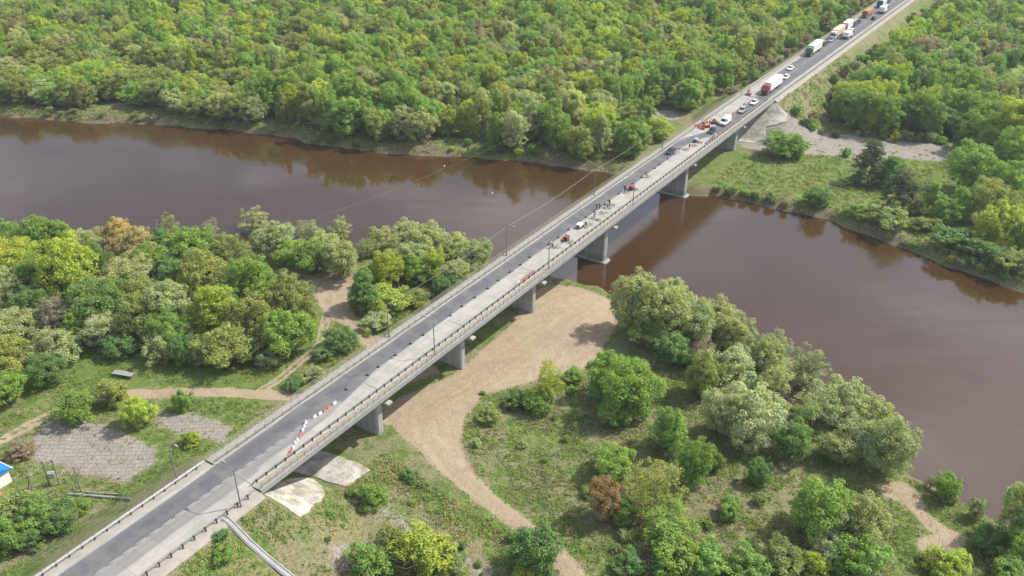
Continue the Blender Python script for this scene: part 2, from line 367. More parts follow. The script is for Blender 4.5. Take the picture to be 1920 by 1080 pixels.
def water_mat():
    t = NT('river_water'); p = t.pos()
    n = t.noise(.02, 4, .6, p, .5); r1 = t.noise(1.1, 3, .55, p, .3); r2 = t.noise(.22, 3, .5, p)
    c = t.ramp(n, [(.35, (.052, .026, .009)), (.7, (.066, .034, .013))])
    b = t.pbsdf(c, t.mapr(n, .4, .65, .06, .13), 0, .5, t.bump(t.math('ADD', t.math('MULTIPLY', r1, .35), r2), .2, .09))
    b.inputs['IOR'].default_value = 1.74
    mw_ = t.n('ShaderNodeMapping'); mw_.inputs['Rotation'].default_value = (0, 0, R(32)); mw_.inputs['Scale'].default_value = (.012, .06, 1); t.l(p, mw_.inputs['Vector'])
    gust = t.noise(1, 5, .65, mw_.outputs[0], 1.2)
    bn = [x for x in t.t.nodes if x.type == 'BUMP'][0]; t.l(t.mapr(gust, .35, .68, .08, .62), bn.inputs['Strength'])
    t.l(t.mapr(gust, .38, .66, .04, .20), b.inputs['Roughness'])
    return t.m
M['water'] = water_mat()

def road_mat(name, bridge):
    t = NT(name); p = t.obj()
    dark, wear = t.attr('dark'), t.attr('wear')
    n1 = t.noise(.35, 5, .6, p); n2 = t.noise(3.2, 4, .7, p)
    m_ = t.n('ShaderNodeMapping'); m_.inputs['Scale'].default_value = (1.6, .06, 1); t.l(p, m_.inputs['Vector'])
    streak = t.noise(1, 4, .6, m_.outputs[0])
    light = t.ramp(t.math('ADD', t.math('MULTIPLY', streak, .5), t.math('MULTIPLY', n2, .5)), [(.3, (.30, .285, .255)), (.5, (.375, .355, .32)), (.7, (.45, .425, .385))])
    asp = t.ramp(t.math('ADD', t.math('MULTIPLY', streak, .65), t.math('MULTIPLY', n2, .35)), [(.3, (.105, .107, .114)), (.5, (.135, .137, .143)), (.7, (.178, .176, .172))])
    asp = t.mix(t.math('MULTIPLY', wear, t.mapr(streak, .3, .7, .35, .75)), asp, (.085, .088, .098))
    f = t.mapr(t.math('ADD', dark, t.math('MULTIPLY', t.math('SUBTRACT', n2, .5), .35)), .2, .85)
    c = t.mix(f, light, asp)
    c = t.mix(t.mapr(n1, .45, .72, 0, .5), c, (.22, .21, .19))
    patch = t.n('ShaderNodeTexBrick'); patch.inputs['Scale'].default_value = .09; patch.inputs['Color1'].default_value = (1.08, 1.07, 1.05, 1); patch.inputs['Color2'].default_value = (.86, .86, .87, 1); patch.inputs['Mortar'].default_value = (.7, .7, .7, 1); patch.inputs['Mortar Size'].default_value = .004; t.l(p, patch.inputs['Vector'])
    c = t.mix(.65, c, t.mix(1.0, c, patch.outputs['Color'], 'MULTIPLY'))
    t.pbsdf(c, .85, 0, .35, t.bump(n2, .3, .03))
    return t.m
M['road'] = road_mat('road_asphalt', False)

# ------------------------------------------------------------------ ground sheet
def axis(lo, hi, f, ext):
    a = [lo]
    while a[-1] < hi: a.append(a[-1] + f(a[-1]))
    a = np.array(a)
    e = np.cumsum(np.geomspace(6, 900, 14))
    return np.concatenate([a[0] - e[::-1] if ext[0] else [], a, a[-1] + e if ext[1] else []])
gx = axis(-340, 400, lambda x: .62 if -88 < x < 112 else (1.1 if -190 < x < 210 else 2.4), (1, 1))
gy = axis(62, 620, lambda y: max(.62, min(2.4, y * .0052)), (1, 1))
X, Y = np.meshgrid(gx, gy); Z, Dl, Ss, Tt = terrain(X, Y, True)
sandm = np.zeros(X.shape)
for p in SANDS: sandm = np.maximum(sandm, np.clip(.5 + sdf(X, Y, p) / 3.0, 0, 1))
for i, (p, hw) in enumerate(TRACKS):
    dd = -sdf(X, Y, p, False) if False else sdf(X, Y, p, False)
    v = np.clip(.5 + (hw - dd) / 1.3, 0, 1)
    if i in (1, 2, 3): v *= np.where(dd < .32, .35, 1)
    sandm = np.maximum(sandm, v)
PATHS = [poly([(1110, 560), (1040, 620), (950, 680), (860, 735), (790, 775), (800, 820), (860, 890), (960, 975), (1080, 1090)]), poly([(700, 640), (640, 570), (600, 520), (480, 480)])]
pd = np.minimum(sdf(X, Y, PATHS[0], False), sdf(X, Y, PATHS[1], False)); trk = pd
gravm = np.zeros(X.shape)
for p in GRAVS: gravm = np.maximum(gravm, np.clip(.5 + sdf(X, Y, p) / 3.5, 0, 1) * (.55 if p[:, 1].mean() < 112 and p[:, 0].mean() > -45 else 1))
bank = np.clip(1.05 - Dl / 5.0, 0, 1) * (Dl > -3)
# far-bank erosion strips are broader
bank = bank * .85 * (.35 + vnoise(X, Y, 11) * 1.1)
for bp in ([(640, 283), (690, 268), (820, 268), (830, 285), (760, 296)], [(1600, 420), (1630, 405), (1700, 425), (1690, 445), (1620, 445)], [(1380, 385), (1450, 362), (1540, 385), (1530, 410), (1440, 400)], [(150, 215), (330, 218), (340, 234), (150, 230)]):
    bank = np.maximum(bank, np.clip(.45 + sdf(X, Y, poly(bp)) / 5, 0, .8))
dry = vnoise(X, Y, 9) * .5 + vnoise(X + 50, Y, 3.2) * .35
emb = np.clip(1 - (np.abs(Tt) - 6.5) / 5, 0, 1) * ((Ss < S0) | (Ss > S1))
dry = dry + emb * .45
rb = in_poly(X, Y, poly([(860, 780), (1120, 720), (1650, 880), (1700, 960), (1500, 960), (1100, 960), (940, 900)])); dry += rb * .12
dry += in_poly(X, Y, poly([(480, 940), (700, 900), (900, 1000), (900, 1100), (540, 1100), (420, 980)])) * .22
dry += in_poly(X, Y, poly([(1440, 180), (1560, 230), (1500, 250), (1400, 240)])) * .35
grassy = in_poly(X, Y, poly([(0, 640), (620, 640), (560, 735), (0, 800)])) | in_poly(X, Y, poly([(1300, 290), (1780, 290), (1760, 380), (1500, 390), (1330, 340)])); dry -= grassy * .2
def grid_faces(nx, ny):
    i = np.arange(ny - 1)[:, None] * nx + np.arange(nx - 1)[None, :]
    return np.stack([i, i + 1, i + nx + 1, i + nx], -1).reshape(-1, 4)
F = grid_faces(len(gx), len(gy)); V = np.stack([X, Y, Z], -1).reshape(-1, 3)
def sub_sheet(name, sel, label=None):
    f = F[sel]; used = np.unique(f); mp_ = np.full(len(V), -1); mp_[used] = np.arange(len(used))
    at = {k: ('POINT', a.ravel()[used]) for k, a in (('trk', trk), ('sand', sandm), ('grav', gravm), ('dry', dry), ('bank', bank))}
    o = mesh_np(name, V[used], mp_[f], M['ground'], smooth=True, attrs=at); tag(o, kind='structure'); return o
fs_ = sandm.ravel()[F].mean(1) > .5; fg_ = (gravm.ravel()[F].mean(1) > .5) & ~fs_
sub_sheet('grassy_ground', ~fs_ & ~fg_); sub_sheet('sandy_track', fs_); sub_sheet('gravel_ground', fg_)
wv = [(-3500, -200, 0), (3500, -200, 0), (3500, 4500, 0), (-3500, 4500, 0)]
# water sheet only where the river runs (the ground is lower than zero only there)
wat = mesh_np('river_water', wv, [(0, 1, 2, 3)], M['water']); tag(wat, kind='structure')

# ------------------------------------------------------------------ roads
def strip(name, s_arr, t_arr, zfun, mat, attrs=None, parent=None, thick=None):
    SS, TT = np.meshgrid(s_arr, t_arr, indexing='ij')
    pts = ORG[None, None] * 0
    ZZ = zfun(SS, TT)
    v = np.stack([TT, SS, ZZ], -1).reshape(-1, 3)
    f = grid_faces(len(t_arr), len(s_arr))
    at = {k: ('POINT', fn(SS, TT).ravel()) for k, fn in (attrs or {}).items()}
    o = mesh_np(name, v, f, mat, parent=parent, attrs=at)
    if parent is None: o.location = (ORG[0], ORG[1], 0); o.rotation_euler = (0, 0, RZ)
    return o
def darkf(s, t):
    """which part of the carriageway is blacktop: one lane on the bridge, shifting to the other lane near its far end"""
    q = np.clip((s - 158) / 16, 0, 1); q = q * q * (3 - 2 * q)
    q2 = np.clip((s - 2) / 14, 0, 1); q3 = np.clip((s - 218) / 22, 0, 1)
    lo = -4.25 + q * (4.0) * (1 - q3); hi_b = -.75 + q * 4.9
    hi = 4.1 * (1 - q2) * 0 + np.where(s < 150, (-.5) + (1 - q2) * 2.6, hi_b); hi = np.where(s < -14, 2.6, hi)
    hi = np.where(s > 175, 4.2, hi)
    j = (vnoise(s, t * 3, 6) - .5) * .35
    d = np.clip(.5 + (np.minimum(t - lo, hi - t) + j) / .5, 0, 1)
    return np.where((t > .1) & (s < 6), d * .60, d)
def wearf(s, t):
    q = np.clip((s - 158) / 16, 0, 1); c = -2.4 + q * 4.6
    out = np.exp(-((t - c) / 1.15) ** 2)
    out = np.maximum(out, np.where((s < 0) | (s > 215), np.exp(-((t + 2.2) / 1.2) ** 2), 0))
    out = np.maximum(out, np.where(s > 215, np.exp(-((t - 2.3) / 1.2) ** 2), 0))
    return out
RA = {'dark': darkf, 'wear': wearf}
crown = lambda s, t: road_z(s) - np.abs(t) * .012
tarr = np.linspace(-4.9, 4.9, 40)
o = strip('road', np.append(np.arange(-150, S0 - .4, 1.0), S0), tarr, crown, M['road'], RA); tag(o, kind='structure')
o = strip('road', np.arange(S1, 900, 1.5), tarr, crown, M['road'], RA); tag(o, kind='structure')
# gravel shoulders of the approaches
M['shoulder'] = mottled('gravel_shoulder', (.33, .30, .255), .25, .6, .95, bump=.5)
for a, b in ((-150, S0 - .01), (S1, 900)):
    for sg in (-1, 1):
        tt = np.array([4.7, 5.4, 6.2, 7.0, 7.6]) * sg
        if sg < 0: tt = tt[::-1]
        o = strip('road_shoulder', np.arange(a, b, 2.0), tt, lambda s, t: road_z(s) - .066 - (np.abs(t) - 4.9) * .05 + (vnoise(s, t, 1.5) - .5) * .03 - (np.abs(t) > 7.3) * .4, M['shoulder']); tag(o, kind='structure')
# lane paint
def paint(name, quads, parent=None):
    mb = MB()
    for s0, s1, t0, t1 in quads:
        z0 = float(crown(s0, (t0 + t1) / 2)) + .006; z1 = float(crown(s1, (t0 + t1) / 2)) + .006
        mb.add([(t0, s0, z0), (t1, s0, z0), (t1, s1, z1), (t0, s1, z1)], [(0, 1, 2, 3)])
    o = mb.build(name, M['mark'], parent)
    if parent is None: o.location = (ORG[0], ORG[1], 0); o.rotation_euler = (0, 0, RZ)
    return o
q = []
for s in np.arange(-110, -2, 2.2):
    q.append((s, s + 1.5, -.22, -.07)); q.append((s + .4, s + 1.9, .12, .27))
q += [(-110, -19, 3.9, 4.02), (-110, -19, -4.25, -4.13)]
tag(paint('road_marking', [a for a in q if a[1] < S0 - .4]), kind='structure')
q2 = [(s, s + 3.5, -.07, .09) for s in np.arange(218, 560, 9)] + [(216, 560, 4.0, 4.13), (216, 560, -4.3, -4.17)]
tag(paint('road_marking', q2), kind='structure')

# ------------------------------------------------------------------ the bridge
BR = empty('road_bridge', (ORG[0], ORG[1], 0), RZ, 'long straight concrete road bridge on wall piers over the brown river', 'bridge')
def bx(name, mats, fn, bevel=0):
    mb = MB(); fn(mb); return mb.build(name, mats, BR, bevel=bevel)
bx('deck_slab', M['concrete'], lambda m: m.box(-6.3, 6.3, S0, S1, 11.95, 12.42))
for t0 in (-5.1, -2.55, 0, 2.55, 5.1):
    mb = MB(); mb.extr([(S0 + .2, 11.95), (S1 - .2, 11.95), (S1 - .2, 10.75), (S0 + .2, 10.75)], t0 - .28, t0 + .28)
    mb.extr([(S0 + .25, 10.95), (S1 - .25, 10.95), (S1 - .25, 10.70), (S0 + .25, 10.70)], t0 - .42, t0 + .42)
    mb.build('girder', M['concrete'], BR)
strip('carriageway', np.arange(S0, S1 + .5, 1.0).clip(S0, S1), np.linspace(-4.45, 4.45, 60), lambda s, t: 12.5 - np.abs(t) * .012 + 0 * s, M['road'], RA, BR)
pq = [a for a in q if a[0] > S0 + .2 and abs(a[2]) < 3]
paint('lane_marking', pq, BR)
for sg in (-1, 1):
    bx('kerb', M['concrete_pale'], lambda m: m.box(min(sg * 4.45, sg * 4.72), max(sg * 4.45, sg * 4.72), S0, S1, 12.3, 12.68), .02)
    bx('sidewalk', M['sidewalk'], lambda m: m.box(min(sg * 4.72, sg * 6.12), max(sg * 4.72, sg * 6.12), S0, S1, 12.36, 12.62))
    bx('edge_beam', M['concrete'], lambda m: m.box(min(sg * 6.12, sg * 6.45), max(sg * 6.12, sg * 6.45), S0, S1, 11.80, 12.74), .02)
    # outer railing: posts, three rails
    mb = MB()
    for s in np.arange(S0 + .5, S1, 1.5): mb.box(sg * 6.26 - .035, sg * 6.26 + .035, s - .035, s + .035, 12.74, 13.78)
    for z, h in ((13.78, .05), (13.38, .03), (13.05, .03)): mb.box(sg * 6.26 - .04, sg * 6.26 + .04, S0 + .3, S1 - .3, z, z + h)
    mb.build('railing', M['rail_paint'] if sg < 0 else M['rail_brown'], BR)
    # steel guard rail between carriageway and footway
    mb = MB()
    for s in np.arange(S0 + .9, S1, 2.0): mb.box(sg * 4.60 - .07, sg * 4.60 + .07, s - .09, s + .09, 12.66, 13.32, 1)
    x = sg * 4.46
    mb.box(min(x, x - sg * .07), max(x, x - sg * .07), S0 + .2, S1 - .2, 13.02, 13.34, 0)
    mb.build('guard_rail', [M['galv'], M['post_dark']], BR)
# narrow dark expansion joints across the deck
PIERS = [12.1, 37.7, 64.7, 98.4, 147.8, 186.8]
for s in [S0 + .3] + PIERS + [S1 - .3]:
    bx('expansion_joint', M['joint'], lambda m: m.box(-4.4, 4.4, s - .04, s + .04, 12.40, 12.504))
CAPW = 6.6
for i, s in enumerate(PIERS):
    ce = ST(s, 0); zb = min(tz(*ST(s, 3.4)), tz(*ST(s, -3.4))) - 1.2
    mb = MB(); hw, hl = (.85, 3.75) if i < 3 else (1.05, 3.9)
    prof = [(-hl, 0), (-hl + .5, -hw), (hl - .5, -hw), (hl, 0), (hl - .5, hw), (-hl + .5, hw)]
    prof = [(-hl, -hw * .6), (-hl + .25, -hw), (hl - .25, -hw), (hl, -hw * .6), (hl, hw * .6), (hl - .25, hw), (-hl + .25, hw), (-hl, hw * .6)]
    mb.loft([[(a, s + b, z) for a, b in prof] for z in (zb, 9.7)])
    pr = mb.build('pier', M['pier'], BR, bevel=.04)
    cb = MB(); cb.loft([[(-3.9, s - .62, 9.7), (3.9, s - .62, 9.7), (3.9, s + .62, 9.7), (-3.9, s + .62, 9.7)],
                        [(-6.1, s - .62, 10.2), (CAPW if i < 4 else 6.2, s - .62, 10.2), (CAPW if i < 4 else 6.2, s + .62, 10.2), (-6.1, s + .62, 10.2)],
                        [(-6.1, s - .62, 10.62), (CAPW if i < 4 else 6.2, s - .62, 10.62), (CAPW if i < 4 else 6.2, s + .62, 10.62), (-6.1, s + .62, 10.62)]])
    c_ = cb.build('pier_cap', M['concrete_pale'], BR, bevel=.03); c_.parent = pr
    if i >= 3:
        f_ = MB(); f_.loft([[(a * k, s + b * k2, z) for a, b in prof] for k, k2, z in ((1.22, 1.5, zb), (1.22, 1.5, .25), (1.12, 1.25, .5))])
        g_ = f_.build('pier_footing', M['concrete'], BR, bevel=.05); g_.parent = pr
for s, sg in ((S0, -1), (S1, 1)):
    mb = MB(); a, b = sorted((s, s + sg * 1.2)); mb.box(-6.3, 6.3, a, b, 7.5, 11.94)
    for k in (-6.45, 6.1): mb.box(k, k + .35, *sorted((s + sg * 1.2, s + sg * 4.5)), 9.0, 12.4)
    mb.build('abutment', M['concrete'], BR, bevel=.03)

# ------------------------------------------------------------------ slope paving slabs (draped on the cones)
def drape(name, pts, mat, label, cat, th=.12, step=.5, lift=.10, joints=False):
    pts = np.array(pts); lo = pts.min(0); hi = pts.max(0)
    xs = np.arange(lo[0] - step, hi[0] + step, step); ys = np.arange(lo[1] - step, hi[1] + step, step)
    XX, YY = np.meshgrid(xs, ys); d = sdf(XX, YY, pts)
    ZZ = terrain(XX, YY); s, t = st_of(XX, YY)
    f = grid_faces(len(xs), len(ys)); f = f[(d.ravel()[f] > 0).mean(1) > .4]
    v = np.stack([XX, YY, ZZ + lift], -1).reshape(-1, 3)
    used = np.unique(f); mp_ = np.full(len(v), -1); mp_[used] = np.arange(len(used))
    o = mesh_np(name, v[used], mp_[f], mat, smooth=False)
    so = o.modifiers.new('thickness', 'SOLIDIFY'); so.thickness = th; so.offset = -1
    return tag(o, label, cat)
def slabs_mat():
    t = NT('slope_concrete'); p = t.obj(); n = t.noise(.35, 5, .65, p); n2 = t.noise(3, 4, .6, p)
    c = t.ramp(n, [(.32, (.20, .185, .14)), (.46, (.38, .35, .30)), (.58, (.52, .495, .44))])
    c = t.mix(t.mapr(n2, .34, .56, .6, 0), c, (.21, .20, .14))
    t.pbsdf(c, .9, 0, .3, t.bump(n2, .4, .05)); return t.m
M['slabs'] = slabs_mat()
HP = lambda l: [hit(*q) for q in l]
drape('slope_paving', PAVE[0], M['slabs'], 'pale curved concrete slope paving on the embankment cone beside the near bridge end', 'slope paving', .3, .16, lift=.16)
drape('slope_paving', PAVE[1], M['slabs'], 'flat pale concrete slab paving coming out from under the near bridge end', 'slope paving', .3, .16, lift=.16)
drape('slope_paving', PAVE[2], M['slabs'], 'pale concrete cone paving below the far bridge end', 'slope paving', .4, .3, lift=.2)

# ------------------------------------------------------------------ lamp posts
def lamp_proto():
    r = empty('street_lamp'); mb = MB(); mb.bar((0, 0, 0), (0, 0, 7.4), .13, .075, 8); mb.box(-.22, .22, -.22, .22, -.02, .12)
    mb.build('post', M['lamp_steel'], r, smooth=False)
    mb = MB(); mb.bar((0, 0, 7.4), (-.9, 0, 7.85), .05, .045); mb.bar((-.9, 0, 7.85), (-1.7, 0, 7.95), .045, .04); mb.build('arm', M['lamp_steel'], r)
    mb = MB(); mb.loft([[(-1.6, -.09, 7.92), (-1.6, .09, 7.92), (-1.6, .07, 8.05), (-1.6, -.07, 8.05)], [(-1.9, -.17, 7.90), (-1.9, .17, 7.90), (-1.9, .13, 8.10), (-1.9, -.13, 8.10)], [(-2.4, -.12, 7.90), (-2.4, .12, 7.90), (-2.4, .09, 8.02), (-2.4, -.09, 8.02)]])
    mb.build('lamp_head', M['lamp_glass'], r); return r
LP = lamp_proto(); used = False
lamps = [(-21.7, 6.3, 0, 'street lamp on the right road edge just before the near bridge end'),
         (26.3, 5.7, 0, 'street lamp on the right bridge railing, nearest the bottom of the photo'),
         (67.4, 5.7, 0, 'street lamp on the right bridge railing above the sandy river bank'),
         (108.5, 5.7, 0, 'street lamp on the right bridge railing beside the road workers'),
         (-23.3, -6.5, 1, 'street lamp on the left road edge beside the gravel patch'),
         (26.3, -5.7, 1, 'street lamp on the left bridge railing above the bushy track'),
         (67.4, -5.7, 1, 'street lamp on the left bridge railing nearest the near river bank'),
         (108.5, -5.7, 1, 'street lamp on the left bridge railing over the middle of the river'),
         (150.0, -5.7, 1, 'street lamp on the left bridge railing in front of the far forest'),
         (-62, 6.3, 0, None)]
LAMP_TOP = {}
for s, t, left, lab in lamps:
    if lab is None: continue
    o = LP if not used else copy_tree(LP); used = True
    xy = ST(s, t); z = 12.62 if S0 < s < S1 else 12.3
    o.location = (xy[0], xy[1], z); o.rotation_euler = (0, 0, RZ + (math.pi if left else 0))
    tag(o, lab, 'street lamp', 'street lamps along the bridge road'); LAMP_TOP[(s, left)] = (xy[0], xy[1], z + 7.35)
def cable(name, a, b, sag, label, r=.035, n=24):
    a = Vector(a); b = Vector(b); mb = MB(); pts = []
    for i in range(n + 1):
        f = i / n; p = a.lerp(b, f); p.z -= sag * 4 * f * (1 - f); pts.append(p)
    for i in range(n): mb.bar(pts[i], pts[i + 1], r, r, 5)
    o = mb.build(name, M['wire']); return tag(o, label, 'cable', 'overhead cables')
cable('overhead_cable', LAMP_TOP[(67.4, 1)], LAMP_TOP[(108.5, 1)], .7, 'pale overhead cable strung between the left bridge lamps over the near half of the river', .03)
cable('overhead_cable', LAMP_TOP[(108.5, 1)], LAMP_TOP[(150.0, 1)], .7, 'pale overhead cable strung between the left bridge lamps towards the far bank', .03)
cable('overhead_cable', LAMP_TOP[(26.3, 1)], LAMP_TOP[(67.4, 1)], .7, 'pale overhead cable strung between the left bridge lamps over the near bank', .022)

# ------------------------------------------------------------------ approach guard rails with posts
def approach_rail(s0, s1, t, label, dark):
    r = empty('guard_rail_run', (ORG[0], ORG[1], 0), RZ, label, 'guard rail', 'guard rails of the approach roads')
    mb = MB(); step = 2.0
    for s in np.arange(s0, s1, step):
        z = float(road_z(s)); mb.box(t - .08, t + .08, s - .09, s + .09, z - .35, z + .72)
    tag(mb.build('post_row', M['post_dark'] if dark else M['galv'], r), kind='stuff')
    mb = MB(); sg = -1 if t > 0 else 1
    rings = []
    for s in np.linspace(s0, s1, 40):
        z = float(road_z(s)); x = t + sg * .13
        rings.append([(x - .03, s, z + .42), (x + .05 * sg, s, z + .5), (x, s, z + .58), (x + .05 * sg, s, z + .66), (x - .03, s, z + .74), (x - .05, s, z + .58)])
    mb.loft(rings); mb.build('beam', M['galv'], r)
approach_rail(-120, -18.5, 6.0, 'steel guard rail with dark posts along the right side of the near road', True)
approach_rail(-120, -18.5, -6.0, 'steel guard rail along the left side of the near road', True)
approach_rail(214, 480, 6.0, 'steel guard rail along the right side of the far road', False)
approach_rail(214, 480, -6.0, 'steel guard rail along the left side of the far road below the forest', False)

# ------------------------------------------------------------------ trees
def crown_mesh(name, W, H, lobes, leaves, size, seed, shape='round', z0=0.0, sub=8):
    """a crown as leaf clumps spread over many overlapping lobes; local z=0 is the ground"""
    g = np.random.default_rng(seed); L = []
    for k in range(lobes):
        f = g.random()
        if shape == 'round':
            q = g.normal(size=3); q /= np.linalg.norm(q); q[2] = q[2] * .95 + .03; rr = g.random() ** .38
            c = q * rr * np.array([.5, .5, .46]) ; rad = g.uniform(.15, .27)
        elif shape == 'tall':
            zz = g.uniform(-.42, .42); wd = math.sqrt(max(0, 1 - (zz / .56) ** 2)) * (.92 if zz < 0 else .8); a = g.random() * 6.283; rr = g.random() ** .5
            c = np.array([math.cos(a) * rr * .40 * wd, math.sin(a) * rr * .40 * wd, zz]); rad = g.uniform(.12, .22)
        elif shape == 'cone':
            zz = g.uniform(-.45, .45); wd = (.5 - zz) * .95 + .06; a = g.random() * 6.283; rr = g.random() ** .5
            c = np.array([math.cos(a) * rr * .45 * wd, math.sin(a) * rr * .45 * wd, zz]); rad = g.uniform(.10, .17) * (1.2 - zz * .8)
        elif shape == 'pine':
            tier = k % 7; zz = -.42 + tier * .13; wd = (1.1 - tier / 8.0); a = g.random() * 6.283
            rr = g.uniform(.55, 1); c = np.array([math.cos(a) * rr * .40 * wd, math.sin(a) * rr * .40 * wd, zz + g.normal() * .015]); rad = g.uniform(.10, .17)
        else:   # shrub
            a = g.random() * 6.283; rr = g.random() ** .5
            c = np.array([math.cos(a) * rr * .38, math.sin(a) * rr * .38, g.uniform(-.35, .25) * (1.15 - rr * .6)]); rad = g.uniform(.16, .28)
        L.append((c, rad, g.random()))
    big = L; L = []
    for c, rad, lt0 in big:                                # each bough carries a handful of twig clusters, some reaching out of the outline
        for j in range(sub):
            q = g.normal(size=3); q /= np.linalg.norm(q); q[2] = q[2] * .8 + .18
            L.append((c + q * rad * g.uniform(.5, 1.02), rad * g.uniform(.36, .60), np.clip(lt0 * .5 + g.random() * .5, 0, 1)))
    cs = np.array([l[0] for l in L]); rs = np.array([l[1] for l in L]); lt = np.array([l[2] for l in L])
    w_ = rs ** 2; w_ /= w_.sum(); pick = g.choice(len(L), leaves * 3, p=w_)
    q = g.normal(size=(leaves * 3, 3)); q /= np.linalg.norm(q, axis=1)[:, None]
    rad = rs[pick] * (1 - .6 * g.random(leaves * 3) ** 1.6) * (1 + (g.random(leaves * 3) < .12) * g.random(leaves * 3) * .28)
    asp = np.array([1, 1, .75 if shape != 'pine' else .38]) ; S3 = np.array([W, W, H])
    ps = cs[pick] + q * rad[:, None] * asp
    # drop most of what lies deep inside other lobes, and thin the underside
    keep = np.ones(len(ps), bool)
    for c, r, _ in big:
        dd = np.linalg.norm((ps - c) / asp, axis=1); keep &= (dd > r * .55)
    keep &= ~((q[:, 2] < -.35) & (g.random(len(ps)) < .55))
    idx = np.where(keep)[0][:leaves]
    ps = ps[idx]; n = len(ps); pick = pick[idx]
    lo, hi = np.quantile(ps, .006, 0), np.quantile(ps, .994, 0); hr = max(hi[0] - lo[0], hi[1] - lo[1])
    ps = (ps - (lo + hi) / 2) / np.array([hr, hr, hi[2] - lo[2]]) * S3; qn = q[idx] / S3 * W
    ps[:, 2] += z0 + H * .5
    qn = qn + g.normal(size=(n, 3)) * .5 + np.array([.18, 0, .5]) * np.array([0, 0, 1]); qn /= np.linalg.norm(qn, axis=1)[:, None]
    up = g.normal(size=(n, 3)); u = np.cross(qn, up); u /= np.linalg.norm(u, axis=1)[:, None]; v = np.cross(qn, u)
    sz = size * g.uniform(.55, 1.35, n); su = (u * sz[:, None] * .5); sv_ = (v * sz[:, None] * .5) * g.uniform(.5, .95, n)[:, None]
    bend = qn * sz[:, None] * .16
    vv = np.stack([ps - su - bend, ps - sv_ * 1.0, ps + su - bend, ps + sv_], 1).reshape(-1, 3)
    ff = np.arange(n * 4).reshape(-1, 4)
    lf = np.clip(g.random(n) * .55 + lt[pick] * .45, 0, 1)
    o = mesh_np(name, vv, ff, None, attrs={'leaf': ('FACE', lf)}, link=False)
    return o.data
def trunk_mesh(name, H, W, seed, r=.2, multi=1, reach=.75):
    g = random.Random(seed); mb = MB()
    for m in range(multi):
        a0 = g.random() * 6.28; lean = Vector((math.cos(a0), math.sin(a0), 0)) * (W * .12 * (m > 0 or multi > 1))
        p = Vector((lean.x * .15, lean.y * .15, -.6)); pts = [p]; n = 6
        for i in range(n):
            p = p + Vector((g.uniform(-.12, .12) + lean.x * .35, g.uniform(-.12, .12) + lean.y * .35, (H * reach + .6) / n)); pts.append(p)
        rr = r / math.sqrt(multi)
        for i in range(n): mb.bar(pts[i], pts[i + 1], rr * (1 - i / n * .8), rr * (1 - (i + 1) / n * .8), 6)
        for i in range(2, n + 1):
            for k in range(3 if multi == 1 else 2):
                a = g.random() * 6.28; ln = W * g.uniform(.2, .38); b = pts[i] + Vector((math.cos(a) * ln, math.sin(a) * ln, ln * g.uniform(.35, .8)))
                br = rr * (1 - i / n * .8) * .5 + .02
                mb.bar(pts[i], b, br, br * .45, 5)
                for j in range(2):
                    a2 = a + g.uniform(-.9, .9); l2 = ln * .5; mb.bar(b, b + Vector((math.cos(a2) * l2, math.sin(a2) * l2, l2 * .6)), br * .45, br * .2, 4)
    o = mb.build(name, M['bark']); me = o.data; bpy.data.objects.remove(o); return me
KINDS = {}   # kind: list of (crown mesh, trunk mesh, W, H_total)
def kind(k, W, H, variants, lobes, leaves, size, shape, z0, multi=1, r=.2, reach=.7):
    KINDS[k] = []
    for v in range(variants):
        sd_ = hash((len(KINDS), v)) % 9999 + 11 * v + len(KINDS) * 101
        KINDS[k].append((crown_mesh('crown', W, H - z0, lobes, leaves, size, sd_, shape, z0), trunk_mesh('trunk', H, W, sd_, r, multi, reach), W, H))
kind('round', 9, 9, 4, 40, 17000, .29, 'round', 1.0, 2, .30)
kind('tall', 8, 13, 4, 44, 17000, .31, 'tall', 1.6, 1, .24)
kind('cone', 5.5, 11, 2, 36, 10000, .27, 'cone', 1.0, 1, .18, .85)
kind('airy', 7, 8.5, 3, 24, 6000, .22, 'round', 1.6, 3, .22)
kind('shrub', 5, 3.6, 4, 22, 8000, .22, 'shrub', .0, 4, .14, .6)
kind('pine', 7, 9, 2, 54, 15000, .24, 'pine', .6, 1, .22, .92)
TINT = dict(G=(.088, .158, .028), D=(.062, .122, .030), Y=(.138, .196, .026), O=(.108, .148, .036), S=(.132, .178, .066),
            W=(.150, .200, .088), B=(.125, .105, .045), P=(.170, .178, .066), N=(.048, .078, .034), K=(.118, .122, .070))
CNAME = dict(G='green', D='dark green', Y='yellow green', O='olive green', S='sage green', W='whitish green', B='reddish brown', P='khaki blossoming', N='blackish green', K='grey brown')
KNAME = dict(round='rounded broadleaf tree', tall='tall leafy tree', cone='slender pointed tree', airy='thin airy willow', shrub='leafy shrub', pine='pine tree')
NM = dict(round='broadleaf_tree', tall='broadleaf_tree', cone='slender_tree', airy='willow_tree', shrub='shrub', pine='pine_tree')
def plant(x, y, W, H, k, tint, label, group=None, jit=.10, zoff=0, rz=None):
    cm_, tm, W0, H0 = random.choice(KINDS[k]); z = tz(x, y) + zoff
    r = empty(NM[k], (x, y, z - .1), random.random() * 6.28 if rz is None else rz, label, 'shrub' if k == 'shrub' else 'tree', group)
    r.scale = (W / W0, W / W0, H / H0)
    c = bpy.data.objects.new('crown', cm_); COL.objects.link(c); c.parent = r
    t_ = bpy.data.objects.new('trunk' if k != 'shrub' else 'stems', tm); COL.objects.link(t_); t_.parent = r
    b = random.uniform(1 - jit, 1 + jit); h = random.uniform(-.06, .06)
    c.color = (tint[0] * b * (1 + h), tint[1] * b, tint[2] * b * (1 - h), 1)
    return r
TINT = {k: tuple(min(.56, c * f) for c, f in zip(v, (3.05, 2.62, 3.7))) for k, v in TINT.items()}
for k in KINDS:
    for cm_, *_ in KINDS[k]: cm_.materials.append(LEAF_O)

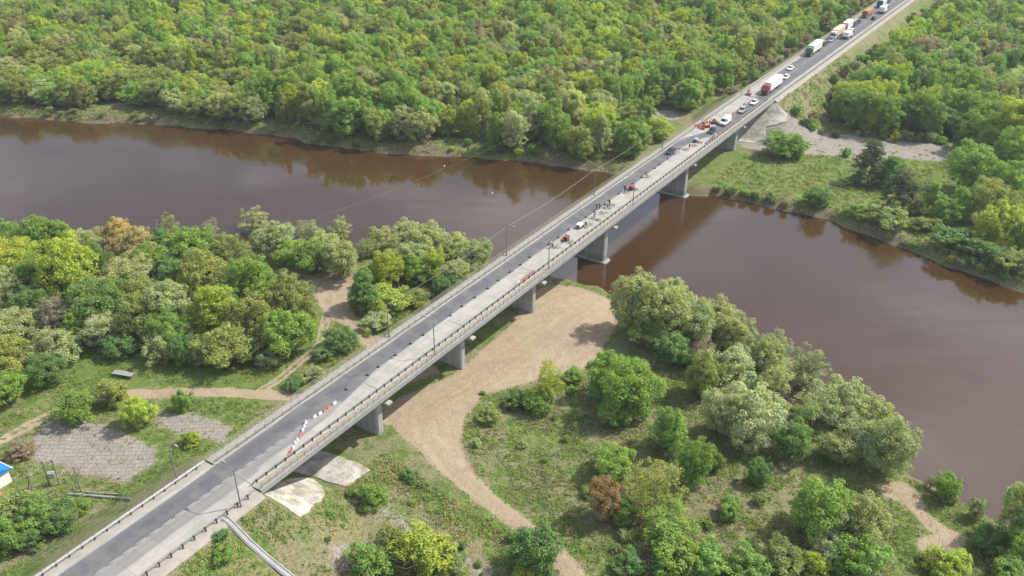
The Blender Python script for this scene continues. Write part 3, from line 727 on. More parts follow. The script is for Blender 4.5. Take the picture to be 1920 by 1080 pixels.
SEEN = {}
def photo_tree(cx, cy, w_, h_, k, col, place, group):
    """crown of w_ x h_ photo pixels around (cx, cy): find its distance on the ground and its real size"""
    zg = 2.0
    for _ in range(3):
        bx_, by_ = P(cx, cy + h_ / 2, zg); dist = math.hypot(math.hypot(bx_, by_), HC - zg); zc = math.sqrt(max(dist * dist, 1))
        depth = by_ * math.cos(TH) + (HC - zg) * math.sin(TH); kk = FPX / depth; W = w_ / kk
        phi = math.atan2(HC - zg, math.hypot(bx_, by_)); D = W * .85
        H = math.sqrt(max((h_ / kk) ** 2 - (D * math.sin(phi)) ** 2, (.45 * W) ** 2)) / math.cos(phi)
        H = max(H, .5 * W)
        n = math.hypot(bx_, by_); hc = H / 2 * math.cos(phi); sh = (math.hypot(hc, D / 2 * math.sin(phi)) - hc) / math.sin(phi)
        x = bx_ + bx_ / n * sh; y = by_ + by_ / n * sh
        zg = tz(x, y)
    if k in ('round', 'tall', 'airy', 'cone', 'pine'): H *= 1.0
    base = f"{CNAME[col]} {KNAME[k]} {place}"
    if group == PM: H *= .84; W *= .95
    plant(x, y, W * 1.07, H * 1.04, k, TINT[col], base, group)
    SEEN.setdefault(base, 0); SEEN[base] += 1
LW = 'trees of the wood on the near left bank'; PM = 'willows and bushes between the track and the river'; RC = 'riverside willows right of the bridge'
RS = 'bushes of the scrub right of the bridge'; LS = 'bushes around the near road'; RM = 'trees around the far right meadow'
DATA = [
 # near left wood
 (15,440,62,62,'round','G','at the water, cut by the left photo edge',LW),(75,436,75,72,'round','G','at the water, second from the left photo edge',LW),(118,440,45,60,'tall','G','at the water, left of the khaki pair',LW),
 (160,462,62,56,'round','S','low at the water behind the big yellow tree',LW),(226,441,66,68,'round','P','at the water, left one of the khaki pair',LW),(264,458,62,60,'round','P','at the water, right one of the khaki pair',LW),
 (323,430,34,56,'airy','S','standing alone against the water beside the white mast',LW),(396,434,32,48,'airy','S','standing alone against the water right of the mast',LW),(300,452,50,44,'round','D','between the khaki pair and the mast',LW),
 (30,482,85,72,'round','Y','behind the sage tree at the left photo edge',LW),(133,503,104,112,'round','Y','largest and brightest of the left wood',LW),(72,520,76,66,'round','G','left of the big yellow tree',LW),(18,540,60,70,'round','S','at the left photo edge in mid wood',LW),
 (192,492,50,72,'round','D','in shade right of the big yellow tree',LW),(247,515,98,62,'round','S','broad and low in the middle of the wood',LW),(285,488,50,56,'tall','G','behind the broad sage tree in mid wood',LW),(360,472,104,76,'round','G','broad, at the back of the wood below the mast',LW),(430,474,66,62,'round','O','at the back right corner of the wood',LW),
 (394,515,96,90,'round','O','shady, right of the middle of the wood',LW),(480,530,84,92,'round','G','near the right end of the wood above the sandy track',LW),(548,556,80,84,'round','O','at the right tip of the wood beside the sandy clearing',LW),(330,520,60,60,'round','D','dark gap filler in the middle of the wood',LW),(440,560,60,60,'round','D','in the shade at the right of the wood',LW),
 (195,568,104,88,'round','D','above the white bush in the left wood',LW),(274,556,66,62,'round','O','duller than its neighbours in the middle of the wood',LW),(329,574,94,92,'round','S','pale, in the centre front of the wood',LW),(411,584,76,98,'tall','Y','upright, right of the pale centre tree',LW),
 (113,597,62,70,'round','K','left of the white bush',LW),(41,612,92,66,'round','S','near the left photo edge, lower wood',LW),(200,622,70,64,'round','W','round and whitest of the left wood',LW),(146,612,46,58,'round','G','squeezed between the brown tree and the white bush',LW),(70,570,70,60,'round','D','in the shade below the big yellow tree',LW),
 (274,598,80,86,'round','O','right of the white bush',LW),(322,624,64,70,'round','G','bright, in the front centre of the wood',LW),(308,656,56,52,'shrub','S','at the front edge of the wood, middle',LW),(353,657,50,52,'shrub','D','at the front edge of the wood, right of middle',LW),(382,664,40,36,'shrub','S','small at the front edge of the wood',LW),
 (431,652,100,78,'round','O','broad, at the front edge of the wood',LW),(482,604,88,92,'round','O','tall dome in the front right of the wood',LW),(548,628,92,86,'round','G','at the right front corner of the wood',LW),(507,672,50,30,'shrub','S','lowest at the right front edge of the wood',LW),(580,592,32,60,'round','O','last at the right edge of the wood beside the track',LW),
 (106,652,92,66,'round','S','left front of the wood above the dark round one',LW),(96,694,62,58,'round','D','round, standing before the left front of the wood',LW),(22,672,92,86,'round','O','at the left photo edge above the dirt track',LW),(20,732,66,62,'round','G','at the left photo edge, lowest of the wood',LW),(476,574,44,44,'airy','K','bare looking amid the right of the wood',LW),(235,650,70,34,'shrub','D','low, below the white bush',LW),
 # peninsula between track and river
 (484,412,66,60,'airy','S','at the water above the sandy clearing',PM),(520,440,84,70,'round','S','at the water left of the bridge, leftmost large one',PM),(585,432,50,48,'airy','S','standing above the water, second airy one',PM),(641,426,46,54,'airy','S','standing above the water, third airy one',PM),
 (590,478,84,72,'round','G','bright, above the sandy clearing',PM),(640,482,72,84,'round','S','right of the bright green one above the clearing',PM),(545,470,70,52,'round','G','left of the bright green one above the clearing',PM),(612,450,60,50,'round','S','behind the bright green one above the clearing',PM),(687,462,32,48,'airy','S','small above the water in the middle of the group',PM),
 (717,446,64,66,'round','S','at the water in the middle of the group',PM),(760,438,72,62,'round','S','at the water right of the middle',PM),(804,452,80,72,'round','S','broad, at the water nearest the river bend',PM),(852,456,64,60,'round','S','at the water second from the bridge',PM),(895,478,62,66,'round','S','right beside the left bridge railing at the water',PM),
 (684,534,52,84,'tall','D','tall and dark at the sandy clearing',PM),(727,500,62,72,'round','Y','bright among the dark ones near the clearing',PM),(693,556,62,56,'round','D','at the edge of the sandy clearing, lower',PM),(770,480,64,66,'round','S','in the middle of the group, second row',PM),(785,502,60,58,'round','G','in the middle of the group, third row',PM),(815,494,40,64,'tall','Y','slim bright one near the bridge',PM),
 (856,508,70,60,'round','S','beside the left railing, second row',PM),(842,534,58,46,'shrub','D','in shade below the left railing',PM),(730,566,84,40,'shrub','Y','wide and low on the grass by the track',PM),(705,606,60,34,'shrub','S','low, beside the track by the left lamp',PM),(790,560,56,30,'shrub','O','low on the grass left of the railing',PM),
 (640,634,62,52,'round','D','between the two tracks below the clearing',PM),(612,655,50,34,'shrub','D','small between the two tracks',PM),(586,702,50,28,'shrub','S','low on the grass beside the left railing',PM),(556,722,42,22,'shrub','D','small dark one on the grass beside the left railing',PM),
 # around the near road
 (267,772,60,58,'round','Y','single, between the two gravel patches',LS),(215,736,56,48,'shrub','O','above the large gravel patch',LS),(152,762,70,56,'shrub','G','behind the large gravel patch',LS),(345,750,36,38,'shrub','G','beside the dirt track above the small gravel patch',LS),(358,822,36,28,'shrub','Y','small, below the small gravel patch',LS),
 (30,948,76,56,'shrub','O','in the thicket by the left photo edge',LS),(82,962,84,58,'shrub','G','in the middle of the thicket left of the road',LS),(122,972,76,48,'shrub','D','at the right of the thicket left of the road',LS),(22,1002,66,60,'shrub','G','lowest in the thicket at the left photo edge',LS),(150,950,44,28,'shrub','G','small at the right end of the thicket',LS),(42,842,50,34,'shrub','K','bare purple-grey one left of the large gravel patch',LS),(60,1012,50,40,'shrub','D','below the thicket, beside the road slope',LS),
 (800,1040,112,84,'shrub','Y','biggest at the bottom edge of the photo, middle left',LS),(692,1066,90,50,'shrub','G','cut by the bottom edge left of the yellow green ones',LS),(738,1012,52,44,'shrub','O','above the ones at the bottom edge',LS),(1000,1036,92,80,'shrub','D','beside the dirt track near the bottom edge',LS),(698,933,58,36,'shrub','G','small, below the slab paving',LS),(769,890,30,20,'shrub','D','tiny, on the grass between slab paving and track',LS),(990,1062,60,40,'shrub','Y','low in front of the dark one beside the track',LS),(424,1062,40,24,'shrub','G','small, left of the drainage chute',LS),(420,1015,26,18,'shrub','D','tiny, left of the drainage chute',LS),(850,1062,60,50,'shrub','O','right of the big one at the bottom edge',LS),
 # riverside willows
 (1192,572,96,104,'round','S','nearest the sandy bank, at its edge',RC),(1240,592,88,98,'round','S','second from the sandy bank',RC),(1262,556,70,66,'round','S','behind the first pair at the water',RC),(1292,602,84,92,'round','S','third along the water',RC),(1340,604,80,72,'round','S','fourth along the water',RC),(1372,634,78,74,'round','S','fifth along the water',RC),
 (1262,658,66,60,'round','D','in the shade in front of the third willow',RC),(1312,664,46,66,'airy','K','bare in the middle of the willow row',RC),(1450,652,54,56,'airy','S','airy top standing out over the water',RC),(1424,676,74,84,'round','S','sixth along the water',RC),(1364,692,86,78,'round','W','whitish one in the second row',RC),(1314,702,62,82,'round','O','left of the whitish one in the second row',RC),
 (1500,694,74,84,'airy','S','seventh along the water, airy and leaning',RC),(1448,712,66,70,'airy','S','between the sixth and seventh',RC),(1345,776,72,88,'round','W','left one of the big whitish pair',RC),(1396,784,112,108,'round','W','right and larger one of the big whitish pair',RC),
 (1520,762,74,84,'airy','S','over the dry bare patch',RC),(1572,756,92,92,'round','S','on the bank after the gap',RC),(1632,792,92,88,'round','S','second on the bank after the gap',RC),(1600,818,92,84,'airy','S','airy, before the last big willow',RC),(1654,836,90,104,'round','S','last and lowest big one of the willow row',RC),(1480,826,74,70,'round','D','in the shade below the gap in the willow row',RC),(1560,840,64,56,'round','S','below the dry bare patch',RC),(1215,625,70,60,'round','G','low under the first willows',RC),
 # scrub on the right
 (1128,706,58,80,'tall','G','left one of the bright pair beside the sand',RS),(1182,732,100,100,'round','G','right one of the bright pair beside the sand',RS),(1155,764,72,62,'round','G','low in front of the bright pair beside the sand',RS),(1250,808,66,76,'round','G','round, alone in the middle of the scrub',RS),(1146,866,76,62,'round','G','bushy, above the reddish one',RS),(1296,872,56,82,'tall','G','upright, right of the middle of the scrub',RS),
 (1420,888,42,44,'shrub','D','small on the right part of the scrub',RS),(1026,720,56,78,'airy','Y','alone at the edge of the sand',RS),(1132,938,66,74,'round','B','only one of its colour in the scrub',RS),(1228,920,92,100,'airy','O','behind the dark thicket at the bottom',RS),(1250,985,100,80,'airy','G','large at the bottom, middle right',RS),(1165,962,52,48,'shrub','G','below the reddish brown one',RS),
 (1250,1040,110,60,'shrub','G','cut by the bottom edge, middle right',RS),(1365,952,46,38,'shrub','G','small on the dry patch',RS),(1337,862,40,38,'shrub','G','small right of the upright one',RS),(1077,703,40,26,'shrub','G','tiny on the sand edge',RS),(1320,1050,84,60,'shrub','G','at the bottom edge right of the large one',RS),(965,752,50,26,'shrub','D','low at the bend of the dirt track',RS),(1010,760,60,26,'shrub','G','low beside the lone airy tree',RS),(920,780,46,26,'shrub','O','low where the sand narrows',RS),
 (1535,962,112,104,'round','G','dark sided, biggest of the lower right group',RS),(1608,984,92,100,'round','S','right one of the lower right group',RS),(1548,1024,72,62,'round','W','in front of the lower right group',RS),(1605,1042,100,84,'round','G','cut by the bottom edge in the lower right group',RS),(1522,1056,62,48,'shrub','Y','at the bottom edge left of the lower right group',RS),(1768,912,46,50,'shrub','G','at the water beside the small sandy clearing',RS),
 (1741,902,22,28,'airy','K','tiny and bare at the water',RS),(1824,953,30,36,'shrub','S','small at the water, right',RS),(1900,956,72,112,'round','S','tall one at the right photo edge by the water',RS),(1908,1016,62,60,'round','G','below the tall one at the right photo edge',RS),(1854,1012,62,48,'shrub','D','dark, right of the small sandy clearing',RS),(1768,1068,84,34,'shrub','Y','at the bottom edge below the small sandy clearing',RS),
 (1398,1064,84,50,'shrub','G','at the bottom edge, left of the grey scrub',RS),(1456,1052,80,56,'shrub','O','at the bottom edge, before the lower right group',RS),(1885,1062,66,40,'shrub','G','in the bottom right corner',RS),(1180,1060,60,40,'shrub','D','at the bottom edge beside the dirt track',RS),(905,1075,10,8,'shrub','G','tiny beside the track at the bottom edge',RS),
 # far right meadow
 (1626,308,62,74,'pine','N','standing alone on the far meadow',RM),(1668,324,52,56,'pine','D','between the two other pines of the far meadow',RM),(1686,362,70,78,'pine','N','nearest the water on the far meadow',RM),(1528,370,46,34,'shrub','D','on the bank in front of the far meadow',RM),(1745,374,44,58,'cone','G','right of the pines on the far meadow',RM),(1762,396,50,50,'round','G','low, right of the slender one',RM),
 (1815,316,80,82,'round','G','bright, at the right end of the far meadow',RM),(1797,384,46,60,'round','G','below the bright one on the far meadow',RM),(1846,376,70,74,'round','O','right of the far meadow in the second row',RM),(1856,420,82,82,'round','Y','yellowest on the far right bank',RM),(1893,404,62,82,'airy','O','airy on the far right bank',RM),(1890,250,92,108,'tall','Y','tall at the right photo edge behind the meadow',RM),(1880,344,62,74,'tall','G','in front of the tall one at the right photo edge',RM),
 (1785,452,74,34,'shrub','D','low on the far right bank by the water',RM),(1910,446,44,62,'round','G','at the right photo edge on the far bank',RM),(1838,474,70,30,'shrub','D','low at the water below the yellowest tree',RM),(1892,492,70,36,'shrub','O','low at the water at the right photo edge',RM),(1730,420,50,28,'shrub','O','low on the bank right of the pines',RM),
 (1466,272,72,46,'round','G','beside the concrete cone at the far bridge end, left one',RM),(1488,278,44,36,'shrub','G','beside the concrete cone at the far bridge end, right one',RM),(1585,286,18,16,'shrub','G','tiny on the far gravel strip',RM),(1660,415,70,26,'shrub','O','flat on the eroded bank below the pines',RM),(1610,398,50,22,'shrub','G','flat on the eroded bank, left',RM),(1820,250,60,70,'tall','G','behind the right end of the gravel strip',RM),
]
for d in DATA: photo_tree(*d)

# bushes scattered along banks and clearings, too alike to be told apart
def scatter_shrubs(pl, n, cols, label, group, w=(1.6, 3.4), zp=2.0, kinds=('shrub',)):
    pp = poly(pl, zp); lo = pp.min(0); hi = pp.max(0); c = 0; it = 0
    while c < n and it < n * 60:
        it += 1; x = random.uniform(lo[0], hi[0]); y = random.uniform(lo[1], hi[1])
        if not in_poly(np.array([x]), np.array([y]), pp)[0] or terrain(np.array([x]), np.array([y]))[0] < .5: continue
        s, t = st_of(x, y)
        if abs(t) < 9: continue
        W = random.uniform(*w); plant(x, y, W, W * random.uniform(.55, .95), random.choice(kinds), TINT[random.choice(cols)], label, group, .2); c += 1
scatter_shrubs([(40, 206), (400, 226), (560, 245), (640, 262), (640, 280), (400, 243), (60, 224)], 26, 'GSO', 'small bush on the far left river bank below the forest', 'bushes on the far left bank')
scatter_shrubs([(640, 262), (760, 272), (960, 270), (1150, 285), (1150, 315), (960, 298), (700, 284)], 24, 'GDY', 'small bush on the dark eroded far bank left of the bridge', 'bushes on the eroded far bank')
scatter_shrubs([(1320, 345), (1500, 380), (1700, 450), (1920, 520), (1920, 545), (1700, 470), (1500, 398), (1320, 365)], 34, 'GOSD', 'low bush on the far bank right of the bridge', 'bushes on the far bank right of the bridge', (1.3, 2.8))
scatter_shrubs([(1490, 246), (1700, 256), (1830, 268), (1830, 278), (1700, 266), (1500, 254)], 22, 'GYDS', 'small bush behind the far gravel strip', 'bushes behind the gravel strip', (2, 4.2))
scatter_shrubs([(880, 740), (1100, 720), (1300, 830), (1500, 880), (1640, 930), (1500, 1060), (1150, 1060), (1000, 940), (880, 850)], 26, 'GOGDS', 'low weed bush in the rough grass of the scrub right of the sandy track', 'weed bushes in the scrub', (1.0, 2.4))
scatter_shrubs([(620, 930), (760, 880), (1000, 1010), (1010, 1080), (600, 1080)], 22, 'GODY', 'low weed bush on the rough slope between the slabs and the dirt track', 'weed bushes on the near slope', (.8, 1.9))
scatter_shrubs([(1200, 560), (1700, 860), (1680, 890), (1560, 850), (1400, 770), (1180, 640)], 26, 'GDG', 'undergrowth bush below the riverside willows', 'undergrowth bushes of the willows', (2, 4))
scatter_shrubs([(470, 440), (900, 470), (880, 520), (700, 520), (500, 475)], 18, 'GSD', 'undergrowth bush below the willows left of the bridge', 'undergrowth bushes left of the bridge', (2, 4))
scatter_shrubs([(0, 500), (440, 490), (580, 570), (570, 640), (300, 650), (0, 680)], 44, 'GDOS', 'undergrowth bush between the trees of the near left wood', 'undergrowth bushes of the left wood', (2.5, 5))

# ---- the forest on the far bank
def forest_points():
    out = []; sp = 7.4
    for j, y in enumerate(np.arange(150, 640, sp * .87)):
        for x in np.arange(-400, 520, sp):
            xx = x + (j % 2) * sp / 2 + random.uniform(-.4, .4) * sp; yy = y + random.uniform(-.4, .4) * sp
            out.append((xx, yy))
    return np.array(out)
fp = forest_points(); fz, fd, fs2, ft2 = terrain(fp[:, 0], fp[:, 1], True)
vis = (np.abs(fp[:, 0]) < fp[:, 1] * .60 + 26)
LF = poly([(-700, 130), (0, 196), (120, 206), (230, 195), (380, 230), (500, 246), (640, 266), (700, 268), (760, 268), (900, 272), (960, 284), (1010, 272), (1060, 292), (1120, 306), (1170, 312), (1230, 262), (1300, 215), (1440, 130), (1900, -150), (1900, -400), (-1500, -400)])
RF = poly([(1500, 190), (1545, 238), (1600, 250), (1700, 258), (1800, 262), (1846, 285), (1850, 345), (1925, 350), (2600, 560), (3400, 200), (2400, -400), (1650, -400), (1600, 60)])
left = in_poly(fp[:, 0], fp[:, 1], LF) & (ft2 < -12.5) & (fd > 3)
clr = in_poly(fp[:, 0], fp[:, 1], poly([(1185, 225), (1200, 200), (1255, 198), (1300, 215), (1250, 250)]))
right = in_poly(fp[:, 0], fp[:, 1], RF) & (ft2 > 19) & (fd > 6)
sel = (left | right) & vis & ~clr
fp, fz, ft2, fs2, isl, fd = fp[sel], fz[sel], ft2[sel], fs2[sel], left[sel], fd[sel]
order = np.argsort(np.hypot(fp[:, 0], fp[:, 1])); fp, fz, ft2, fs2, isl, fd = [a[order] for a in (fp, fz, ft2, fs2, isl, fd)]
def forest_look(x, y, isl_, edge):
    a = float(vnoise(np.array([x + 500]), np.array([y]), 42)[0]); b = float(vnoise(np.array([x + 100]), np.array([y + 900]), 17)[0]); r = random.random()
    if isl_: pool = 'YGGO' if a > .5 else 'GOSG'
    else: pool = 'GYGG' if a > .45 else 'GSDG'
    if b > .74: pool = pool + 'KS'
    if b < .3: pool = pool + 'YY'
    if x < -95 and y < 380 and isl_: pool += 'SO'
    return random.choice(pool)
N_IND = 298; pts = []; cols = []; scs = []; idx = []; rots = []
KL = ['round', 'tall', 'cone']
PLACE = {True: 'in the dense forest across the river left of the bridge', False: 'in the forest right of the far road'}
for i in range(len(fp)):
    x, y = fp[i]; s_, t_ = fs2[i], ft2[i]; edge = (abs(t_) < 22)
    c = forest_look(x, y, isl[i], edge); r = random.random()
    k = 'tall' if r < .46 else ('round' if r < .90 else 'cone')
    if isl[i] and x < -95 and fd[i] < 40: k = 'round'
    H = random.uniform(11, 16.5) if k != 'round' else random.uniform(9, 14); W = (random.uniform(7.5, 10.5) if k == 'tall' else random.uniform(9, 12.5)) if k != 'cone' else random.uniform(4.5, 6.8)
    if edge: H *= .62; W *= .72; c = random.choice('GKDOG') if s_ > 200 else c
    if isl[i] and x < -95 and fd[i] < 40: H *= .8
    if isl[i] and s_ < 215 and t_ > -40 and s_ > 165: H *= .75
    if i < N_IND:
        plant(x, y, W, H, k, TINT[c], f"{CNAME[c]} {KNAME[k]} {PLACE[bool(isl[i])]}", 'trees of the far forest', .16)
    else:
        v = random.randrange(len(KINDS[k])); off = {'round': 0, 'tall': 4, 'cone': 8}[k]; W0, H0 = KINDS[k][v][2:]
        b = random.uniform(.84, 1.16); tt = TINT[c]; h = random.uniform(-.07, .07)
        pts.append((x, y, fz[i] - .1)); cols.append((tt[0] * b * (1 + h), tt[1] * b, tt[2] * b, 1)); scs.append((W / W0, W / W0, H / H0)); idx.append(off + v); rots.append(random.random() * 6.28)
print('forest individual', N_IND, 'mass', len(pts))

def instanced(name, pts, cols, scs, idx, rots, meshes, mat, label, cat):
    me = bpy.data.meshes.new(name); me.from_pydata(pts, [], [])
    a = me.attributes.new('tint', 'FLOAT_COLOR', 'POINT'); a.data.foreach_set('color', np.array(cols, np.float32).ravel())
    a = me.attributes.new('sc', 'FLOAT_VECTOR', 'POINT'); a.data.foreach_set('vector', np.array(scs, np.float32).ravel())
    a = me.attributes.new('ix', 'INT', 'POINT'); a.data.foreach_set('value', np.array(idx, np.int32))
    a = me.attributes.new('rt', 'FLOAT_VECTOR', 'POINT'); a.data.foreach_set('vector', np.array([(0, 0, r) for r in rots], np.float32).ravel())
    o = bpy.data.objects.new(name, me); COL.objects.link(o)
    g = bpy.data.node_groups.new(name, 'GeometryNodeTree'); g.interface.new_socket('Geometry', in_out='INPUT', socket_type='NodeSocketGeometry'); g.interface.new_socket('Geometry', in_out='OUTPUT', socket_type='NodeSocketGeometry')
    N = g.nodes; L = g.links; gi = N.new('NodeGroupInput'); go = N.new('NodeGroupOutput')
    join = N.new('GeometryNodeJoinGeometry'); srcs = []
    for src in meshes:
        oi = N.new('GeometryNodeObjectInfo'); oi.inputs['Object'].default_value = src; oi.inputs['As Instance'].default_value = False; oi.transform_space = 'ORIGINAL'
        gt = N.new('GeometryNodeGeometryToInstance'); L.new(oi.outputs['Geometry'], gt.inputs[0]); srcs.append(gt)
    for gt in reversed(srcs): L.new(gt.outputs[0], join.inputs[0])
    def na(n, ty):
        x = N.new('GeometryNodeInputNamedAttribute'); x.data_type = ty; x.inputs['Name'].default_value = n; return x.outputs['Attribute']
    ip = N.new('GeometryNodeInstanceOnPoints'); L.new(gi.outputs[0], ip.inputs['Points']); L.new(join.outputs[0], ip.inputs['Instance'])
    ip.inputs['Pick Instance'].default_value = True; L.new(na('ix', 'INT'), ip.inputs['Instance Index']); L.new(na('sc', 'FLOAT_VECTOR'), ip.inputs['Scale'])
    e2r = N.new('FunctionNodeEulerToRotation'); L.new(na('rt', 'FLOAT_VECTOR'), e2r.inputs[0]); L.new(e2r.outputs[0], ip.inputs['Rotation'])
    sm = N.new('GeometryNodeSetMaterial'); sm.inputs['Material'].default_value = mat; L.new(ip.outputs[0], sm.inputs['Geometry']); L.new(sm.outputs[0], go.inputs[0])
    m = o.modifiers.new('trees', 'NODES'); m.node_group = g
    return tag(o, label, cat, kind='stuff')
# the source crowns are those of real trees standing in the scene
src = []
allc = {}
for o in bpy.data.objects:
    if o.name.split('.')[0] == 'crown' and o.type == 'MESH': allc.setdefault(o.data.name, o)
for k in KL:
    for cm_, *_ in KINDS[k]: src.append(allc[cm_.name])
instanced('forest', pts, cols, scs, idx, rots, src, LEAF_I, 'deep green forest behind the first trees, reaching the top of the photo', 'forest')

# ---- shrubs along the far road embankment
for s_ in np.arange(216, 420, 5.2):
    for t_, cs in ((random.uniform(13, 18), 'GOKG'), (random.uniform(-15.5, -11), 'KGDK')):
        if random.random() < .8:
            x, y = ST(s_ + random.uniform(-2, 2), t_); W = random.uniform(2.2, 4.6)
            c = random.choice(cs)
            plant(x, y, W, W * random.uniform(.7, 1.1), 'shrub', TINT[c], f"{CNAME[c]} bush on the {'right' if t_ > 0 else 'left'} slope of the far road embankment", 'bushes along the far road', .2)

CHUTE = np.array([hit(420, 972), hit(468, 1018), hit(556, 1092)])
# ---- undergrowth: weeds and tall grass nobody could count
def tufts(name, n, region, dens, cols, label, size=(.35, .9), leaf=.24, per=12):
    g = np.random.default_rng(len(name) + n); lo = region.min(0); hi = region.max(0)
    xy = g.uniform(lo, hi, (n * 6, 2)); m = in_poly(xy[:, 0], xy[:, 1], region); xy = xy[m]
    z, d, s, t = terrain(xy[:, 0], xy[:, 1], True)
    sd_ = np.zeros(len(xy))
    for p in SANDS: sd_ = np.maximum(sd_, np.clip(1 + sdf(xy[:, 0], xy[:, 1], p) / 1.5, 0, 1))
    for p, hw in TRACKS: sd_ = np.maximum(sd_, np.clip(1 + (hw + .4 - sdf(xy[:, 0], xy[:, 1], p, False)), 0, 1))
    gv = np.zeros(len(xy))
    for p in GRAVS: gv = np.maximum(gv, np.clip(.9 + sdf(xy[:, 0], xy[:, 1], p) / 2, 0, .93))
    pr = vnoise(xy[:, 0], xy[:, 1], 5.5) * .8 + vnoise(xy[:, 0] + 9, xy[:, 1], 1.9) * .5 - .25
    for p in PAVE: pr = np.where(sdf(xy[:, 0], xy[:, 1], p) > -.4, -1, pr)
    pr = np.where(sdf(xy[:, 0], xy[:, 1], CHUTE, False) < 1.3, -1, pr)
    ok = (g.random(len(xy)) < np.clip(pr * dens, 0, 1) * (1 - sd_) * (1 - gv)) & (d > .8) & (np.abs(t) > 7.8)
    xy, z = xy[ok][:n], z[ok][:n]; n = len(xy)
    hs = g.uniform(*size, n); nz = vnoise(xy[:, 0] + 77, xy[:, 1], 7)
    q = g.normal(size=(n, per, 3)); q /= np.linalg.norm(q, axis=2)[..., None]; q[..., 2] = np.abs(q[..., 2])
    ctr = np.stack([xy[:, 0], xy[:, 1], z], -1)[:, None, :] + q * hs[:, None, None] * g.uniform(.4, 1, (n, per, 1)) * np.array([1, 1, .8])
    nn = q + g.normal(size=q.shape) * .6 + [0, 0, .3]; nn /= np.linalg.norm(nn, axis=2)[..., None]
    u = np.cross(nn, g.normal(size=q.shape)); u /= np.linalg.norm(u, axis=2)[..., None]; v = np.cross(nn, u)
    sz = leaf * g.uniform(.6, 1.4, (n, per, 1))
    vv = np.stack([ctr - u * sz * .5, ctr - v * sz * .35, ctr + u * sz * .5, ctr + v * sz * .35], 2).reshape(-1, 3)
    pal = np.array([TINT[c] for c in cols]); ci = np.clip((nz * len(cols) + g.normal(size=n) * .8).astype(int), 0, len(cols) - 1)
    ct = pal[ci] * g.uniform(.62, .95, (n, 1)); ct = np.repeat(np.concatenate([ct, np.ones((n, 1))], 1), per, 0)
    o = mesh_np(name, vv, np.arange(len(vv)).reshape(-1, 4), LEAF_G, attrs={'leaf': ('FACE', g.random(n * per)), 'tint': ('FACE', ct)})
    return tag(o, label, 'undergrowth', kind='stuff')
tufts('undergrowth', 15000, poly([(850, 680), (1110, 700), (1250, 640), (1640, 860), (2100, 1080), (2100, 1300), (1100, 1300), (850, 900)]), .9, 'DGGOKGOP', 'rough weeds and tall grass right of the sandy track')
tufts('undergrowth', 7000, poly([(420, 900), (720, 850), (1100, 1100), (1080, 1300), (100, 1300), (380, 1000)]), .75, 'DGOPGG', 'weeds and tall grass on the near slope right of the road')
tufts('undergrowth', 7000, poly([(0, 640), (520, 700), (560, 745), (430, 840), (300, 910), (0, 1200), (-200, 1200), (-200, 700)]), .6, 'DGGOGG', 'grass clumps and weeds left of the near road')
tufts('undergrowth', 5000, poly([(660, 520), (880, 500), (930, 500), (720, 640), (560, 740), (540, 700), (620, 650)]), .9, 'DGGOS', 'weeds between the left bridge railing and the track')
tufts('undergrowth', 12000, poly([(-200, 180), (640, 240), (1180, 290), (1190, 330), (640, 290), (300, 240), (-200, 225)]), 1.1, 'DGSOPK', 'bank weeds below the forest on the far left bank', (.5, 1.3), .4, 10)
tufts('undergrowth', 12000, poly([(1300, 320), (1440, 180), (1560, 130), (1620, 150), (1560, 230), (1860, 270), (1930, 400), (2100, 500), (2100, 610), (1700, 470), (1400, 380)]), .75, 'DGOOPG', 'bank weeds and grass on the far right bank', (.4, 1.0), .38, 10)

